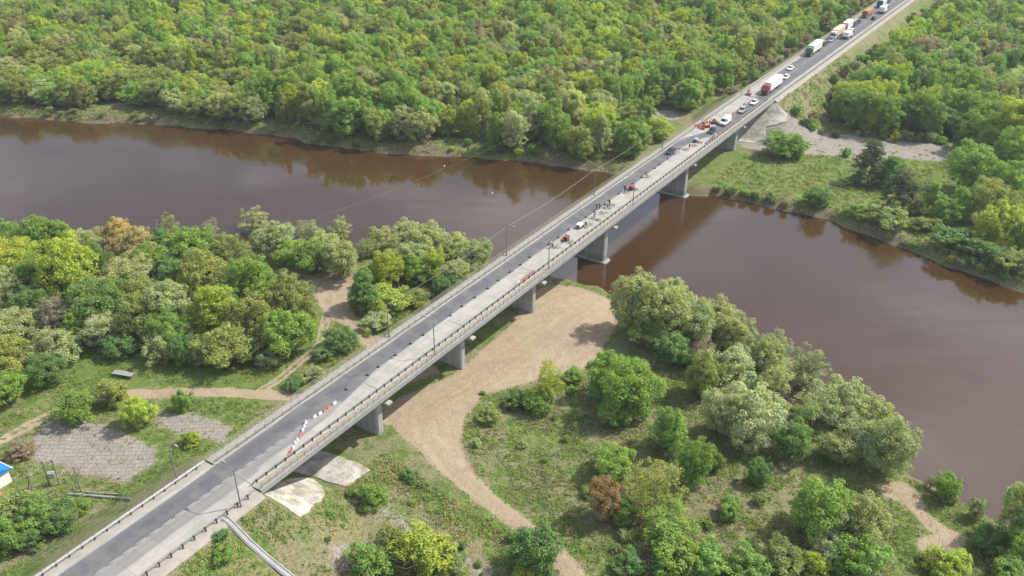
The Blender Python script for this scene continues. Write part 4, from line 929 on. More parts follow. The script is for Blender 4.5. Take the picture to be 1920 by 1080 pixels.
# ------------------------------------------------------------------ vehicles
def road_pt(px, py, h=1.0):
    z = 12.5 + h
    for _ in range(4):
        x, y = P(px, py, z); s, t = st_of(x, y); z = float(road_z(s)) + h
    return s, t
def wheel(parent, x, y, r, w=.22):
    mb = MB(); mb.bar((x - w / 2, y, r), (x + w / 2, y, r), r, r, 14); o = mb.build('wheel', M['rubber'], parent)
    m2 = MB(); sx = 1 if x > 0 else -1; m2.bar((x + sx * (w / 2 - .02), y, r), (x + sx * (w / 2 + .015), y, r), r * .58, r * .5, 10); m2.build('rim', M['galv'], o)
def car(paint, name='car', suv=0.0, estate=False):
    r = empty(name); hw = .88; h = 1.46 + suv; zb = .24 + suv * .4
    def ring(y, zlo, zhi, w0, w1): return [(-w0, y, zlo), (w0, y, zlo), (w0 * 1.0, y, (zlo + zhi) / 2), (w1, y, zhi), (-w1, y, zhi), (-w0, y, (zlo + zhi) / 2)]
    mb = MB(); bl = .86 + suv * .6
    mb.loft([ring(-2.18, zb + .14, bl - .12, hw * .86, hw * .80), ring(-2.05, zb, bl - .02, hw * .96, hw * .88), ring(-1.2, zb, bl + .04, hw, hw * .93), ring(.9, zb, bl, hw, hw * .93), ring(1.85, zb, bl - .13, hw * .96, hw * .84), ring(2.16, zb + .12, bl - .32, hw * .82, hw * .72)])
    ry = -1.95 if estate else -1.1
    mb.loft([[(-.72, ry - (.1 if estate else .62), bl), (.72, ry - (.1 if estate else .62), bl), (.72, 1.02, bl - .02), (-.72, 1.02, bl - .02)], [(-.58, ry, h - .04), (.58, ry, h - .04), (.58, .22, h - .04), (-.58, .22, h - .04)], [(-.5, ry + .12, h), (.5, ry + .12, h), (.5, .1, h), (-.5, .1, h)]])
    mb.build('body', paint, r, bevel=.04)
    g = MB(); zt, z0 = h - .10, bl + .05
    g.add([(-.64, .98, z0), (.64, .98, z0), (.54, .30, zt), (-.54, .30, zt)], [(0, 1, 2, 3)]); wsh = g.build('windscreen', M['glass'], r); wsh.location.y = .035; wsh.location.z = .012
    g = MB(); yb = ry - (.08 if estate else .55); g.add([(-.62, yb, z0), (.62, yb, z0), (.54, ry - .04, zt), (-.54, ry - .04, zt)], [(3, 2, 1, 0)]); o = g.build('rear_window', M['glass'], r); o.location.y = -.03; o.location.z = .01
    for sx in (-1, 1):
        g = MB(); g.add([(sx * .735, ry - .2, z0), (sx * .735, .8, z0), (sx * .625, .25, zt), (sx * .625, ry + .02, zt)], [(0, 1, 2, 3)]); g.build('side_window', M['glass'], r)
        m = MB(); m.box(*sorted((sx * .42, sx * .68)), 2.10, 2.19, bl - .42, bl - .28); m.build('headlight', M['headlight'], r)
        m = MB(); m.box(*sorted((sx * .50, sx * .76)), -2.21, -2.13, bl - .30, bl - .16); m.build('tail_light', M['red'], r)
        for y in (-1.32, 1.36): wheel(r, sx * .80, y, .32 + suv * .1)
    return r
def van(paint):
    r = empty('van'); mb = MB()
    mb.loft([[(x * k, y, z) for x, z in ((-.95, z0), (.95, z0), (.97, .9), (xt, zt), (-xt, zt), (-.97, .9))] for y, k, z0, xt, zt in ((-2.75, .97, .45, .84, 2.25), (-2.6, 1, .38, .88, 2.38), (1.1, 1, .38, .88, 2.38), (1.5, 1, .38, .85, 2.2), (2.05, .98, .38, .84, 1.35), (2.6, .95, .4, .84, 1.12), (2.78, .9, .5, .74, .95))])
    mb.build('body', paint, r, bevel=.04)
    g = MB(); g.add([(-.74, 2.06, 1.40), (.74, 2.06, 1.40), (.72, 1.56, 2.12), (-.72, 1.56, 2.12)], [(0, 1, 2, 3)]); o = g.build('windscreen', M['glass'], r); o.location.y = .04
    for sx in (-1, 1):
        g = MB(); g.add([(sx * .965, .7, 1.35), (sx * .965, 1.75, 1.35), (sx * .925, 1.45, 2.0), (sx * .925, .7, 2.0)], [(0, 1, 2, 3)]); g.build('side_window', M['glass'], r)
        m = MB(); m.box(*sorted((sx * .5, sx * .8)), 2.70, 2.80, .72, .9); m.build('headlight', M['headlight'], r)
        for y in (-1.7, 1.75): wheel(r, sx * .86, y, .36)
    return r
def truck(cabm, boxm, length=12.5, boxh=3.95, name='lorry', tank=False, cabfirst=True):
    """cab at +Y end; y=0 is the middle"""
    r = empty(name); L = length; front = L / 2 + 1.6; mb = MB()
    mb.loft([[(-1.2 * k, y, z0), (1.2 * k, y, z0), (1.2 * k, y, z1 - .2), (1.05 * k, y, z1), (-1.05 * k, y, z1), (-1.2 * k, y, z1 - .2)] for y, k, z0, z1 in ((front - 2.2, 1, .7, 3.55), (front - .5, 1, .6, 3.45), (front - .25, 1, .5, 2.95), (front - .05, .98, .45, 1.9), (front, .95, .55, 1.2))])
    mb.build('cab', cabm, r, bevel=.05)
    g = MB(); g.add([(-1.02, front - .04, 1.95), (1.02, front - .04, 1.95), (1.0, front - .24, 2.85), (-1.0, front - .24, 2.85)], [(0, 1, 2, 3)]); o = g.build('windscreen', M['glass'], r); o.location.y = .03
    g = MB(); g.box(-.95, .95, front - .02, front + .05, .75, 1.5); g.build('grille', M['post_dark'], r)
    for sx in (-1, 1):
        g = MB(); g.box(*sorted((sx * 1.19, sx * 1.21)), front - 1.3, front - .35, 1.9, 2.7); g.build('side_window', M['glass'], r)
        m = MB(); m.box(*sorted((sx * .75, sx * 1.1)), front - .02, front + .06, .62, .82); m.build('headlight', M['headlight'], r)
        m = MB(); m.box(*sorted((sx * 1.28, sx * 1.5)), front - .3, front - .15, 1.9, 2.7); m.build('mirror', M['post_dark'], r)
    m = MB(); m.box(-.45, .45, -L / 2 + .2, front - .5, .75, 1.05); m.build('chassis', M['post_dark'], r)
    m = MB()
    if tank: m.loft([[(math.cos(a) * 1.2 * k, y, 2.25 + math.sin(a) * .95 * k) for a in np.linspace(0, 6.283, 17)[:-1]] for y, k in ((-L / 2, .7), (-L / 2 + .2, 1), (front - 2.8, 1), (front - 2.6, .7))])
    else: m.box(-1.25, 1.25, -L / 2, front - 2.5, 1.1, boxh)
    m.build('trailer_box' if not tank else 'tank', boxm, r, bevel=.04)
    ys = [front - 1.35, front - 4.2] + ([-L / 2 + 1.4, -L / 2 + 2.6, -L / 2 + 3.8] if L > 9 else [-L / 2 + 1.3])
    if L <= 9: ys = [front - 1.35, -L / 2 + 1.3]
    for sx in (-1, 1):
        for y in ys: wheel(r, sx * 1.02, y, .5, .3)
        m = MB(); m.box(*sorted((sx * .8, sx * 1.15)), -L / 2 - .04, -L / 2 + .02, .9, 1.05); m.build('tail_light', M['red'], r)
    return r
def park(o, px, py, t, label, cat, away=False, h=1.2, group='vehicles on the bridge and the far road', yaw=0):
    s, _ = road_pt(px, py, h); x, y = ST(s, t); o.location = (x, y, float(crown(s, t)) + .004)
    o.rotation_euler = (0, 0, RZ + (0 if away else math.pi) + yaw); tag(o, label, cat, group); return o
mw, md, ms = M['white'], M['dark_paint'], M['silver_paint']
park(truck(M['red'], mw, 13.2), 1452, 158, 1.5, 'articulated lorry with red cab and white box trailer coming onto the bridge', 'lorry', h=2)
park(truck(M['green'], mw, 12.6), 1534, 90, -2.2, 'articulated lorry with green cab and white trailer on the far road', 'lorry', h=2)
park(truck(mw, M['salmon'], 12.6), 1576, 60, -2.2, 'articulated lorry with white cab and peach coloured trailer on the far road', 'lorry', h=2)
park(truck(M['brown_paint'], mw, 9.5), 1598, 49, -2.2, 'lorry with maroon cab and white box in the far queue', 'lorry', h=2)
park(truck(mw, mw, 6.0, 3.0), 1591, 65, 2.0, 'small white lorry driving away beside the peach coloured trailer', 'lorry', away=True, h=1.5)
park(truck(M['orange'], M['orange'], 9.0, 3.0), 1634, 24, -2.2, 'orange lorry in the queue near the top of the photo', 'lorry', h=1.6)
park(truck(md, mw, 8.5, 3.2), 1661, 6, -2.2, 'lorry with dark cab at the top edge of the photo', 'lorry', h=1.6)
park(truck(mw, mw, 5.5, 3.2), 1661, 19, 2.0, 'white lorry driving away near the top edge of the photo', 'lorry', away=True, h=1.5)
park(van(mw), 1363, 226, 1.6, 'white van crossing the bridge behind the dark car', 'van')
CW, CD, CS = car(mw), car(md), car(ms, estate=True, suv=.15)
park(CW, 1414, 190, 2.0, 'white car on the bridge nearest the red cab lorry', 'car', h=.8)
park(copy_tree(CS), 1396, 206, 1.8, 'silver estate car on the bridge between the white van and a white car', 'car', h=.8)
park(CD, 1336, 243, 1.0, 'dark car on the bridge in front of the white van', 'car', h=.8, yaw=.12)
park(copy_tree(CD), 1261, 282, -2.2, 'dark car alone on the bridge in the dark lane past the lane shift', 'car', h=.8)
park(copy_tree(CW), 1469, 142, .8, 'white car right behind the red cab lorry', 'car', h=.8)
park(copy_tree(CW), 1486, 127, -1.7, 'white car alone between the red and the green cab lorries', 'car', h=.8)
park(copy_tree(CD), 1553, 82, -2.2, 'dark car right behind the green cab lorry', 'car', h=.8)
park(copy_tree(CS), 1567, 75, -1.9, 'silver car in front of the peach trailer lorry', 'car', h=.8)
park(copy_tree(CD), 1608, 45, -1.8, 'dark car behind the maroon cab lorry, nearer one', 'car', h=.8)
park(copy_tree(CD), 1616, 40, -1.8, 'dark car behind the maroon cab lorry, farther one', 'car', h=.8)
park(copy_tree(CD), 1641, 33, 2.0, 'dark car driving away beside the orange lorry', 'car', True, h=.8)
park(copy_tree(CD), 1684, 3, -1.9, 'dark car at the very top edge of the photo', 'car', h=.8)
bpy.data.objects.remove(CS.children[0]) if False else None
CS_kids = list(CS.children_recursive)
for o in CS_kids: bpy.data.objects.remove(o)
bpy.data.objects.remove(CS)

# ------------------------------------------------------------------ road works
def barrier(matl):
    mb = MB(); mb.extr([(-.28, 0), (.28, 0), (.28, .14), (.12, .32), (.09, .82), (-.09, .82), (-.12, .32), (-.28, .14)], -.62, .62)
    mb.box(-.5, -.3, -.30, .30, .0, .06); mb.box(.3, .5, -.30, .30, .0, .06)
    return mb.build('traffic_barrier', matl, bevel=.03)
bR, bW = barrier(M['red_plastic']), barrier(M['white_plastic']); ub = {0: False, 1: False}
def place_barrier(red, s, t, yaw, label, group, sc=1.0):
    b = bR if red else bW
    o = b if not ub[red] else b.copy()
    if ub[red]: COL.objects.link(o)
    ub[red] = True; x, y = ST(s, t); o.location = (x, y, float(crown(s, t)) + .003); o.rotation_euler = (0, 0, RZ + math.pi / 2 + yaw); o.scale = (sc, sc, sc)
    tag(o, label, 'barrier', group)
for i, (px, py, red) in enumerate([(537, 856, 1), (542, 850, 1), (545, 843, 1), (549, 836, 0), (553, 828, 0), (557, 822, 0), (561, 816, 1), (564, 811, 1), (567, 804, 0), (570, 797, 0), (573, 790, 0), (590, 779, 0), (600, 773, 0), (609, 767, 1), (616, 761, 1), (627, 754, 0)]):
    s, t = road_pt(px, py, .4)
    place_barrier(red, s, t, .55 if i < 11 else 0, ('red' if red else 'white') + ' barrier block in the slanting row at the near bridge end', 'barrier blocks at the near bridge end', .62)
for i, (px, py, red) in enumerate([(1407, 179, 1), (1404, 184, 0), (1396, 194, 1), (1390, 199, 0), (1385, 205, 1), (1375, 212, 1), (1370, 216, 0)]):
    s, t = road_pt(px, py, .4); place_barrier(red, s, t, .1, ('red' if red else 'white') + ' barrier block beside the passing cars at the far bridge end', 'barrier blocks at the far bridge end', .9)
for i, (px, py, red) in enumerate([(968, 529, 0), (976, 525, 1), (984, 520, 1), (992, 515, 1), (1000, 511, 1)]):
    s, t = road_pt(px, py, .4); place_barrier(red, s, 3.9, 0, ('red' if red else 'white') + ' barrier block standing along the right guard rail above the third pier', 'barrier blocks along the right guard rail')
for i, (px, py, red) in enumerate([(1331, 262, 1), (1336, 258, 1), (1341, 255, 0), (1327, 266, 0)]):
    s, t = road_pt(px, py, .4); place_barrier(red, s, t, .4, ('red' if red else 'white') + ' barrier block at the lane shift near the right railing', 'barrier blocks at the lane shift', 1.3)
# rubber-footed delineators along the split between the lanes
mb = MB(); mb.loft([[(-.30, -.24, 0), (.30, -.24, 0), (.30, .24, 0), (-.30, .24, 0)], [(-.24, -.18, .14), (.24, -.18, .14), (.24, .18, .14), (-.24, .18, .14)]])
base = mb
def delin():
    r = empty('lane_delineator'); base.build('rubber_foot', M['rubber'], r)
    m = MB(); m.loft([[(-.10, -.05, .14), (.10, -.05, .14), (.10, .05, .14), (-.10, .05, .14)], [(-.08, -.03, .75), (.08, -.03, .75), (.08, .03, .75), (-.08, .03, .75)]]); m.build('marker_post', M['post_dark'], r)
    m = MB(); m.box(-.105, .105, -.055, .055, .36, .52); m.build('white_band', M['white_plastic'], r); return r
DL = delin(); first = True
for s in list(np.arange(9.5, 150, 4.3)):
    if random.random() < .12: continue
    o = DL if first else copy_tree(DL); first = False; t = -.72 + random.uniform(-.18, .18); ss_ = s + random.uniform(-.8, .8); x, y = ST(ss_, t)
    o.location = (x, y, float(crown(ss_, t)) + .003); o.rotation_euler = (0, 0, RZ + random.uniform(-.3, .3)); o.scale = (1.0,) * 3
    tag(o, 'small delineator on a black rubber foot between blacktop and bare lane', 'delineator', 'lane delineators on the bridge')
# heaps of broken concrete
def rubble(seed, n=34, R_=1.2):
    g = random.Random(seed); mb = MB()
    for i in range(n):
        a = g.random() * 6.28; rr = R_ * g.random() ** .6; c = Vector((math.cos(a) * rr, math.sin(a) * rr * .8, max(.06, (.45 * (1 - rr / R_)) * g.uniform(.4, 1))))
        sz = g.uniform(.10, .26); rot = Matrix.Rotation(g.random() * 6, 3, 'Z') @ Matrix.Rotation(g.uniform(-.6, .6), 3, 'X')
        vs = [c + rot @ Vector((x * sz * g.uniform(.7, 1.2), y * sz * g.uniform(.7, 1.2), z * sz * g.uniform(.35, .7))) for x in (-1, 1) for y in (-1, 1) for z in (-1, 1)]
        mb.add(vs, [(0, 1, 3, 2), (4, 6, 7, 5), (0, 4, 5, 1), (2, 3, 7, 6), (0, 2, 6, 4), (1, 5, 7, 3)])
    return mb.build('rubble_heap', M['rubble'])
for i, (px, py, lab) in enumerate([(1190, 353, 'farthest of the row, beside the red machine'), (1174, 359, 'in front of the farthest one'), (1148, 383, 'at the feet of the standing worker'), (1140, 389, 'beside the worker pair'), (1130, 398, 'in the middle of the work row'), (1112, 408, 'right of the middle of the work row'),
                                   (1094, 424, 'beside the white generator'), (1104, 418, 'between the white generator and the middle heaps'), (1042, 461, 'nearest of the row, beside the red machine'), (1276, 275, 'beyond the lone dark car'), (1268, 284, 'beside the lone dark car'), (1300, 272, 'beside the right railing, nearer of the far pair'), (1312, 266, 'beside the right railing, farther of the far pair'), (1285, 279, 'between the lone dark car and the railing pair'), (1213, 330, 'small, alone past the farthest red machine'), (1070, 452, 'just behind the nearest red machine'), (1121, 411, 'against the right guard rail over the river')]):
    s, t = road_pt(px, py, .2); x, y = ST(s, t); o = rubble(i, 30, 1.25); o.location = (x, y, 12.46); o.rotation_euler = (0, 0, random.random() * 6)
    tag(o, 'heap of broken concrete ' + lab, 'rubble', 'rubble heaps of the bridge works')
def machine(paint, px, py, label):
    r = empty('portable_compressor'); mb = MB()
    mb.loft([[(-.75, y, .55), (.75, y, .55), (.75, y, zt - .2), (.6, y, zt), (-.6, y, zt), (-.75, y, zt - .2)] for y, zt in ((-1.1, 1.35), (-.95, 1.5), (.8, 1.5), (1.1, 1.2))]); mb.build('hood', paint, r, bevel=.03)
    m = MB(); m.box(-.6, .6, -1.2, 1.2, .42, .54); m.bar((0, 1.2, .48), (0, 2.2, .42), .06); m.build('tow_frame', M['post_dark'], r)
    for sx in (-1, 1): wheel(r, sx * .82, -.1, .34)
    m = MB(); m.box(-.55, .55, -1.13, -1.10, .7, 1.2); m.build('vent', M['post_dark'], r)
    s, t = road_pt(px, py, .7); x, y = ST(s, t); r.location = (x, y, 12.5 - .012 * abs(t)); r.scale = (.8,) * 3; r.rotation_euler = (0, 0, RZ + .15); tag(r, label, 'compressor', 'machines of the bridge works')
machine(M['white'], 1086, 422, 'white wheeled generator on the bare lane over the river')
machine(M['brown_paint'], 1062, 445, 'red wheeled compressor, nearest machine of the bridge works')
machine(M['brown_paint'], 1184, 351, 'red wheeled compressor beside the farthest rubble heap over the river')
machine(M['silver_paint'], 1305, 262, 'grey wheeled generator at the lane shift near the right railing')
def excavator(px, py, label, yaw):
    r = empty('mini_excavator'); O_ = M['orange']
    for sx in (-1, 1):
        m = MB(); m.loft([[(sx * .95 + dx, y, z) for y, z in ((-1.5, .3), (-1.3, .02), (1.3, .02), (1.5, .3), (1.3, .62), (-1.3, .62))] for dx in (-.22, .22)]); m.build('track', M['rubber'], r)
    m = MB(); m.box(-.9, .9, -1.6, .9, .75, 1.5); m.bar((0, 0, .5), (0, 0, .76), .5, .5, 12); m.build('body', O_, r, bevel=.08)
    m = MB(); m.loft([[(-.85, -.3, 1.5), (.0, -.3, 1.5), (.0, 1.0, 1.5), (-.85, 1.0, 1.5)], [(-.8, -.25, 2.6), (-.05, -.25, 2.6), (-.05, .75, 2.6), (-.8, .75, 2.6)]]); m.build('cab', O_, r, bevel=.04)
    m = MB(); m.add([(-.8, .99, 1.6), (-.06, .99, 1.6), (-.09, .80, 2.5), (-.77, .80, 2.5)], [(0, 1, 2, 3)]); o = m.build('windscreen', M['glass'], r); o.location.y = .05
    m = MB(); m.bar((.35, .8, 1.2), (.35, 2.2, 3.0), .18, .15, 6); m.bar((.35, 2.2, 3.0), (.35, 3.8, 2.3), .15, .12, 6); m.build('boom', O_, r)
    m = MB(); m.bar((.35, 3.8, 2.3), (.35, 3.4, .9), .12, .10, 6); m.build('arm', O_, r)
    m = MB(); m.extr([(3.1, .95), (3.6, .95), (3.75, .5), (3.4, .2), (3.0, .45)], .0, .7); m.build('bucket', M['post_dark'], r)
    s, t = road_pt(px, py, 1.0); x, y = ST(s, t); r.location = (x, y, 12.47); r.rotation_euler = (0, 0, RZ + yaw); r.scale = (.68,) * 3; tag(r, label, 'excavator', 'machines of the bridge works')
excavator(1323, 232, 'orange mini excavator on the closed left lane at the far bridge end, nearer one', 1.0)
excavator(1340, 226, 'orange mini excavator on the closed left lane at the far bridge end, farther one', 2.2)
excavator(1405, 172, 'orange mini excavator at the bridge end beside the red cab lorry', .4)
for i, (px, py) in enumerate([(1313, 237), (1318, 240), (1307, 236), (1330, 236)]):
    s, t = road_pt(px, py, .4); place_barrier(1, s, t, 1.2 * i, 'red barrier block around the nearer orange excavator', 'barrier blocks around the excavator', 1.2)

# ------------------------------------------------------------------ road workers
def person(pose, top, label, px, py, yaw):
    r = empty('person'); g = random.Random(label)
    if pose == 'stand': hip = (0, 0, .93); chest = (0, .02, 1.38); neck = (0, .03, 1.52); hands = [(-.30, .12, .92), (.30, .05, .86)]; elb = [(-.31, -.02, 1.12), (.32, -.04, 1.12)]; feet = [(-.13, 0, 0), (.14, .05, 0)]
    else: hip = (0, -.12, .88); chest = (0, .22, 1.22); neck = (0, .34, 1.32); hands = [(-.12, .56, .72), (.13, .56, .62)]; elb = [(-.28, .36, .92), (.28, .36, .94)]; feet = [(-.2, -.12, 0), (.2, .12, 0)]
    V_ = [hip]; E_ = []; Rr = [(.15, .12)]
    def add(p, par, rad): V_.append(p); E_.append((par, len(V_) - 1)); Rr.append(rad); return len(V_) - 1
    mid = lambda a, b, f=.5: tuple(a[i] * (1 - f) + b[i] * f for i in range(3))
    w1 = add(mid(hip, chest), 0, (.145, .11)); c1 = add(chest, w1, (.17, .12)); n1 = add(neck, c1, (.06, .06))
    h1 = add((neck[0], neck[1] + .02, neck[2] + .12), n1, (.085, .095)); h2 = add((neck[0], neck[1] + .03, neck[2] + .24), h1, (.08, .09))
    add((neck[0], neck[1] + .125, neck[2] + .15), h1, (.018, .018))
    for k, sx in enumerate((-1, 1)):
        sh = add((sx * .19, chest[1], chest[2] + .04), c1, (.065, .065)); e = add(elb[k], sh, (.048, .048)); hd = add(hands[k], e, (.034, .034))
        pm = add((hands[k][0], hands[k][1] + .03, hands[k][2] - .07), hd, (.036, .022))
        for f in range(4): add((hands[k][0] + (f - 1.5) * .022, hands[k][1] + .05, hands[k][2] - .15 + abs(f - 1.5) * .01), pm, (.009, .009))
        add((hands[k][0] - sx * .05, hands[k][1] + .06, hands[k][2] - .09), pm, (.01, .01))
        th = add((sx * .10, hip[1], hip[2] - .08), 0, (.095, .10)); kn = add(mid((sx * .11, hip[1] + .06, hip[2]), feet[k], .52), th, (.062, .065)); an = add((feet[k][0], feet[k][1], .09), kn, (.042, .045)); add((feet[k][0], feet[k][1] + .17, .04), an, (.04, .032))
    me = bpy.data.meshes.new('body'); me.from_pydata(V_, E_, []); o = bpy.data.objects.new('body', me); COL.objects.link(o); o.parent = r; me.materials.append(M['skin'])
    sk = o.modifiers.new('skin', 'SKIN'); su = o.modifiers.new('sub', 'SUBSURF'); su.levels = su.render_levels = 1
    for i, v in enumerate(me.skin_vertices[0].data): v.radius = Rr[i]; v.use_root = (i == 0)
    # clothing: jacket, trousers, helmet as their own skins
    def skin(name, ids, m, grow):
        idm = {a: i for i, a in enumerate(ids)}; me2 = bpy.data.meshes.new(name); me2.from_pydata([V_[a] for a in ids], [(idm[a], idm[b]) for a, b in E_ if a in idm and b in idm], [])
        q_ = bpy.data.objects.new(name, me2); COL.objects.link(q_); q_.parent = r; me2.materials.append(m); q_.modifiers.new('skin', 'SKIN'); u = q_.modifiers.new('sub', 'SUBSURF'); u.levels = u.render_levels = 1
        for i, v in enumerate(me2.skin_vertices[0].data): rr = Rr[ids[i]]; v.radius = (rr[0] + grow, rr[1] + grow); v.use_root = (i == 0)
    nA = 7; arm = lambda k: [nA + k * 13, nA + k * 13 + 1, nA + k * 13 + 2]; leg = lambda k: [nA + k * 13 + 9, nA + k * 13 + 10, nA + k * 13 + 11, nA + k * 13 + 12]
    skin('jacket', [0, 1, 2] + arm(0) + arm(1), top, .022); skin('trousers', [0] + leg(0) + leg(1), M['cloth'], .02)
    mb = MB(); cx, cy, cz = neck[0], neck[1] + .03, neck[2] + .22
    mb.loft([[(cx + math.cos(a) * rr, cy + math.sin(a) * rr * 1.15, cz + z) for a in np.linspace(0, 6.283, 13)[:-1]] for rr, z in ((.15, 0), (.125, .015), (.12, .07), (.08, .12), (.02, .135))]); mb.build('helmet', M['white_plastic'] if g.random() < .5 else M['orange'], r)
    s, t = road_pt(px, py, .9); x, y = ST(s, t); r.location = (x, y, 12.5 - .012 * abs(t)); r.rotation_euler = (0, 0, yaw); tag(r, label, 'person', 'road workers on the bridge')
person('stand', M['cloth'], 'left one of two dark clad workers standing together on the lane split', 1119, 386, 1.0)
person('stand', M['cloth'], 'right one of two dark clad workers standing together on the lane split', 1124, 385, 4.0)
person('stand', M['cloth'], 'dark clad worker standing behind the rubble over the river', 1143, 379, 2.4)
person('bend', M['cloth'], 'dark clad worker bending over the rubble beside the standing worker', 1139, 384, 1.2)
person('bend', M['hivis'], 'worker in orange vest bending over the middle rubble heaps', 1115, 402, 5.0)
person('bend', M['hivis'], 'worker in orange vest bending beside the farthest red machine', 1178, 354, 1.6)
person('stand', M['hivis'], 'worker in orange vest standing beside the nearest red machine', 1054, 450, .5)
person('bend', M['cloth'], 'dark clad worker bending beside the nearest rubble heap', 1036, 458, 2.0)
person('bend', M['cloth'], 'dark clad worker bending beside the white generator', 1098, 418, 3.3)
person('stand', M['hivis'], 'worker in orange vest standing by the rubble near the railing pair', 1293, 272, 2.0)
person('stand', M['cloth'], 'dark clad worker standing beside the farthest red machine', 1172, 352, 2.9)
person('stand', M['hivis'], 'worker in orange vest standing between the orange excavators', 1331, 229, 3.0)

# ------------------------------------------------------------------ small things on the near side
def gpos(px, py, z=2.0):
    x, y = hit(px, py); return float(x), float(y), tz(x, y)
# concrete drainage chute running down the slope
c0 = ST(-24.6, 7.3); c1 = ST(-21.6, 15.0); c2 = P(475, 1020, 6.5); a0 = hit(420, 972); a1 = hit(468, 1018); a2 = hit(556, 1092)
r = empty('drainage_chute', (a0[0], a0[1], tz(*a0)), 0, 'narrow concrete drainage chute running down the near embankment to the bottom edge', 'drain')
path = [a0 + (a1 - a0) * f for f in np.linspace(0, 1, 9)] + [a1 + (a2 - a1) * f for f in np.linspace(.1, 1, 14)]
for nm, prof, m_ in (('channel', [(-.42, .10), (-.42, .30), (-.30, .30), (-.30, .14), (.30, .14), (.30, .30), (.42, .30), (.42, .10)], M['concrete']),):
    rings = []
    for i, p in enumerate(path):
        d = path[min(i + 1, len(path) - 1)] - path[max(i - 1, 0)]; d = d / np.linalg.norm(d); nn = np.array([d[1], -d[0]]); z = tz(*p)
        rings.append([(p[0] + nn[0] * a - a0[0], p[1] + nn[1] * a - a0[1], z + b - tz(*a0)) for a, b in prof])
    mb = MB(); mb.loft(rings); mb.build(nm, m_, r)
for sg in (-1, 1):
    rings = []
    for i, p in enumerate(path):
        d = path[min(i + 1, len(path) - 1)] - path[max(i - 1, 0)]; d = d / np.linalg.norm(d); nn = np.array([d[1], -d[0]]); z = tz(*p)
        rings.append([(p[0] + nn[0] * a * sg - a0[0], p[1] + nn[1] * a * sg - a0[1], z + b - tz(*a0)) for a, b in ((.43, .05), (.43, .18), (.58, .14), (.58, .0))])
    mb = MB(); mb.loft(rings); mb.build('edge_slab', M['concrete'], r)
# shed with a blue roof at the left edge
x, y, z = gpos(-26, 905); r = empty('shed', (x, y, z), R(-28), 'small building with a bright blue sheet roof, cut by the left photo edge', 'building')
mb = MB(); mb.box(-3.6, 3.6, -2.4, 2.4, -.6, 2.7); mb.build('wall', M['white'], r)
mb = MB(); mb.loft([[(-4.0, -2.9, 2.65), (-4.0, 2.9, 2.65), (-4.0, 0, 4.0)], [(4.0, -2.9, 2.65), (4.0, 2.9, 2.65), (4.0, 0, 4.0)]]); mb.build('roof', M['blue_roof'], r)
mb = MB(); mb.box(-4.05, 4.05, -3.02, -2.88, 2.5, 2.72); mb.box(-4.05, 4.05, 2.88, 3.02, 2.5, 2.72); mb.build('fascia', M['white'], r)
mb = MB(); mb.box(.6, 1.6, -2.46, -2.38, 0, 2.1); mb.build('door', M['blue_roof'], r)
for xx in (-2.6, 2.2): mb = MB(); mb.box(xx, xx + 1.0, -2.46, -2.38, 1.0, 2.0); mb.build('window', M['glass'], r)
x, y, z = gpos(-14, 948); r = empty('brick_hut', (x, y, z), R(-28), 'orange brick hut below the blue roof, cut by the left photo edge', 'building')
mb = MB(); mb.box(-1.6, 1.6, -1.3, 1.3, -.5, 2.1); mb.build('wall', M['brick'], r); mb = MB(); mb.box(-1.8, 1.8, -1.5, 1.5, 2.1, 2.25); mb.build('roof', M['orange'], r)
# wooden utility poles
def pole(px, py, h, label, lean=0, strut=False, cross=True):
    x, y, z = gpos(px, py); r = empty('utility_pole', (x, y, z), random.random(), label, 'utility pole', 'utility poles left of the road')
    mb = MB(); mb.bar((0, 0, -.4), (lean, 0, h), .13, .09, 8); mb.build('mast', M['wood'], r)
    if strut: mb = MB(); mb.bar((-1.8, .3, -.3), (lean, 0, h * .85), .11, .08, 7); mb.build('strut', M['wood'], r)
    if cross:
        mb = MB(); mb.box(-.7 + lean, .7 + lean, -.05, .05, h - .45, h - .33); mb.build('crossarm', M['galv'], r)
        for xx in (-.6, 0, .6): mb = MB(); mb.bar((xx + lean, 0, h - .33), (xx + lean, 0, h - .15), .04, .05); mb.build('insulator', M['white_plastic'], r)
    return (x + lean, y, z + h - .2)
T = [pole(70, 943, 6.2, 'leftmost utility pole, propped by a strut, near the blue roof', 0, True), pole(152, 922, 5.6, 'utility pole right of the transformer pole pair'), ]
# transformer on two poles
x, y, z = gpos(103, 910); r = empty('transformer_stand', (x, y, z), .2, 'small transformer hung between two poles left of the road', 'transformer')
for xx in (-.8, .8): mb = MB(); mb.bar((xx, 0, -.4), (xx, 0, 5.6), .13, .1, 8); mb.build('pole', M['wood'], r)
mb = MB(); mb.box(-.55, .55, -.4, .4, 1.9, 2.9); mb.build('tank', M['silver_paint'], r, bevel=.04)
mb = MB(); mb.box(-1.1, 1.1, -.07, .07, 5.1, 5.25); mb.box(-1.0, 1.0, -.35, .35, 1.75, 1.88); mb.build('crossbeam', M['galv'], r)
for xx in (-.9, 0, .9): mb = MB(); mb.bar((xx, 0, 5.25), (xx, 0, 5.5), .05, .06); mb.build('insulator', M['white_plastic'], r)
cable('overhead_cable', T[0], (x, y, z + 5.4), .25, 'short cable between the strutted pole and the transformer', .025, 10); cable('overhead_cable', (x, y, z + 5.4), T[1], .25, 'short cable between the transformer and the pole right of it', .025, 10)
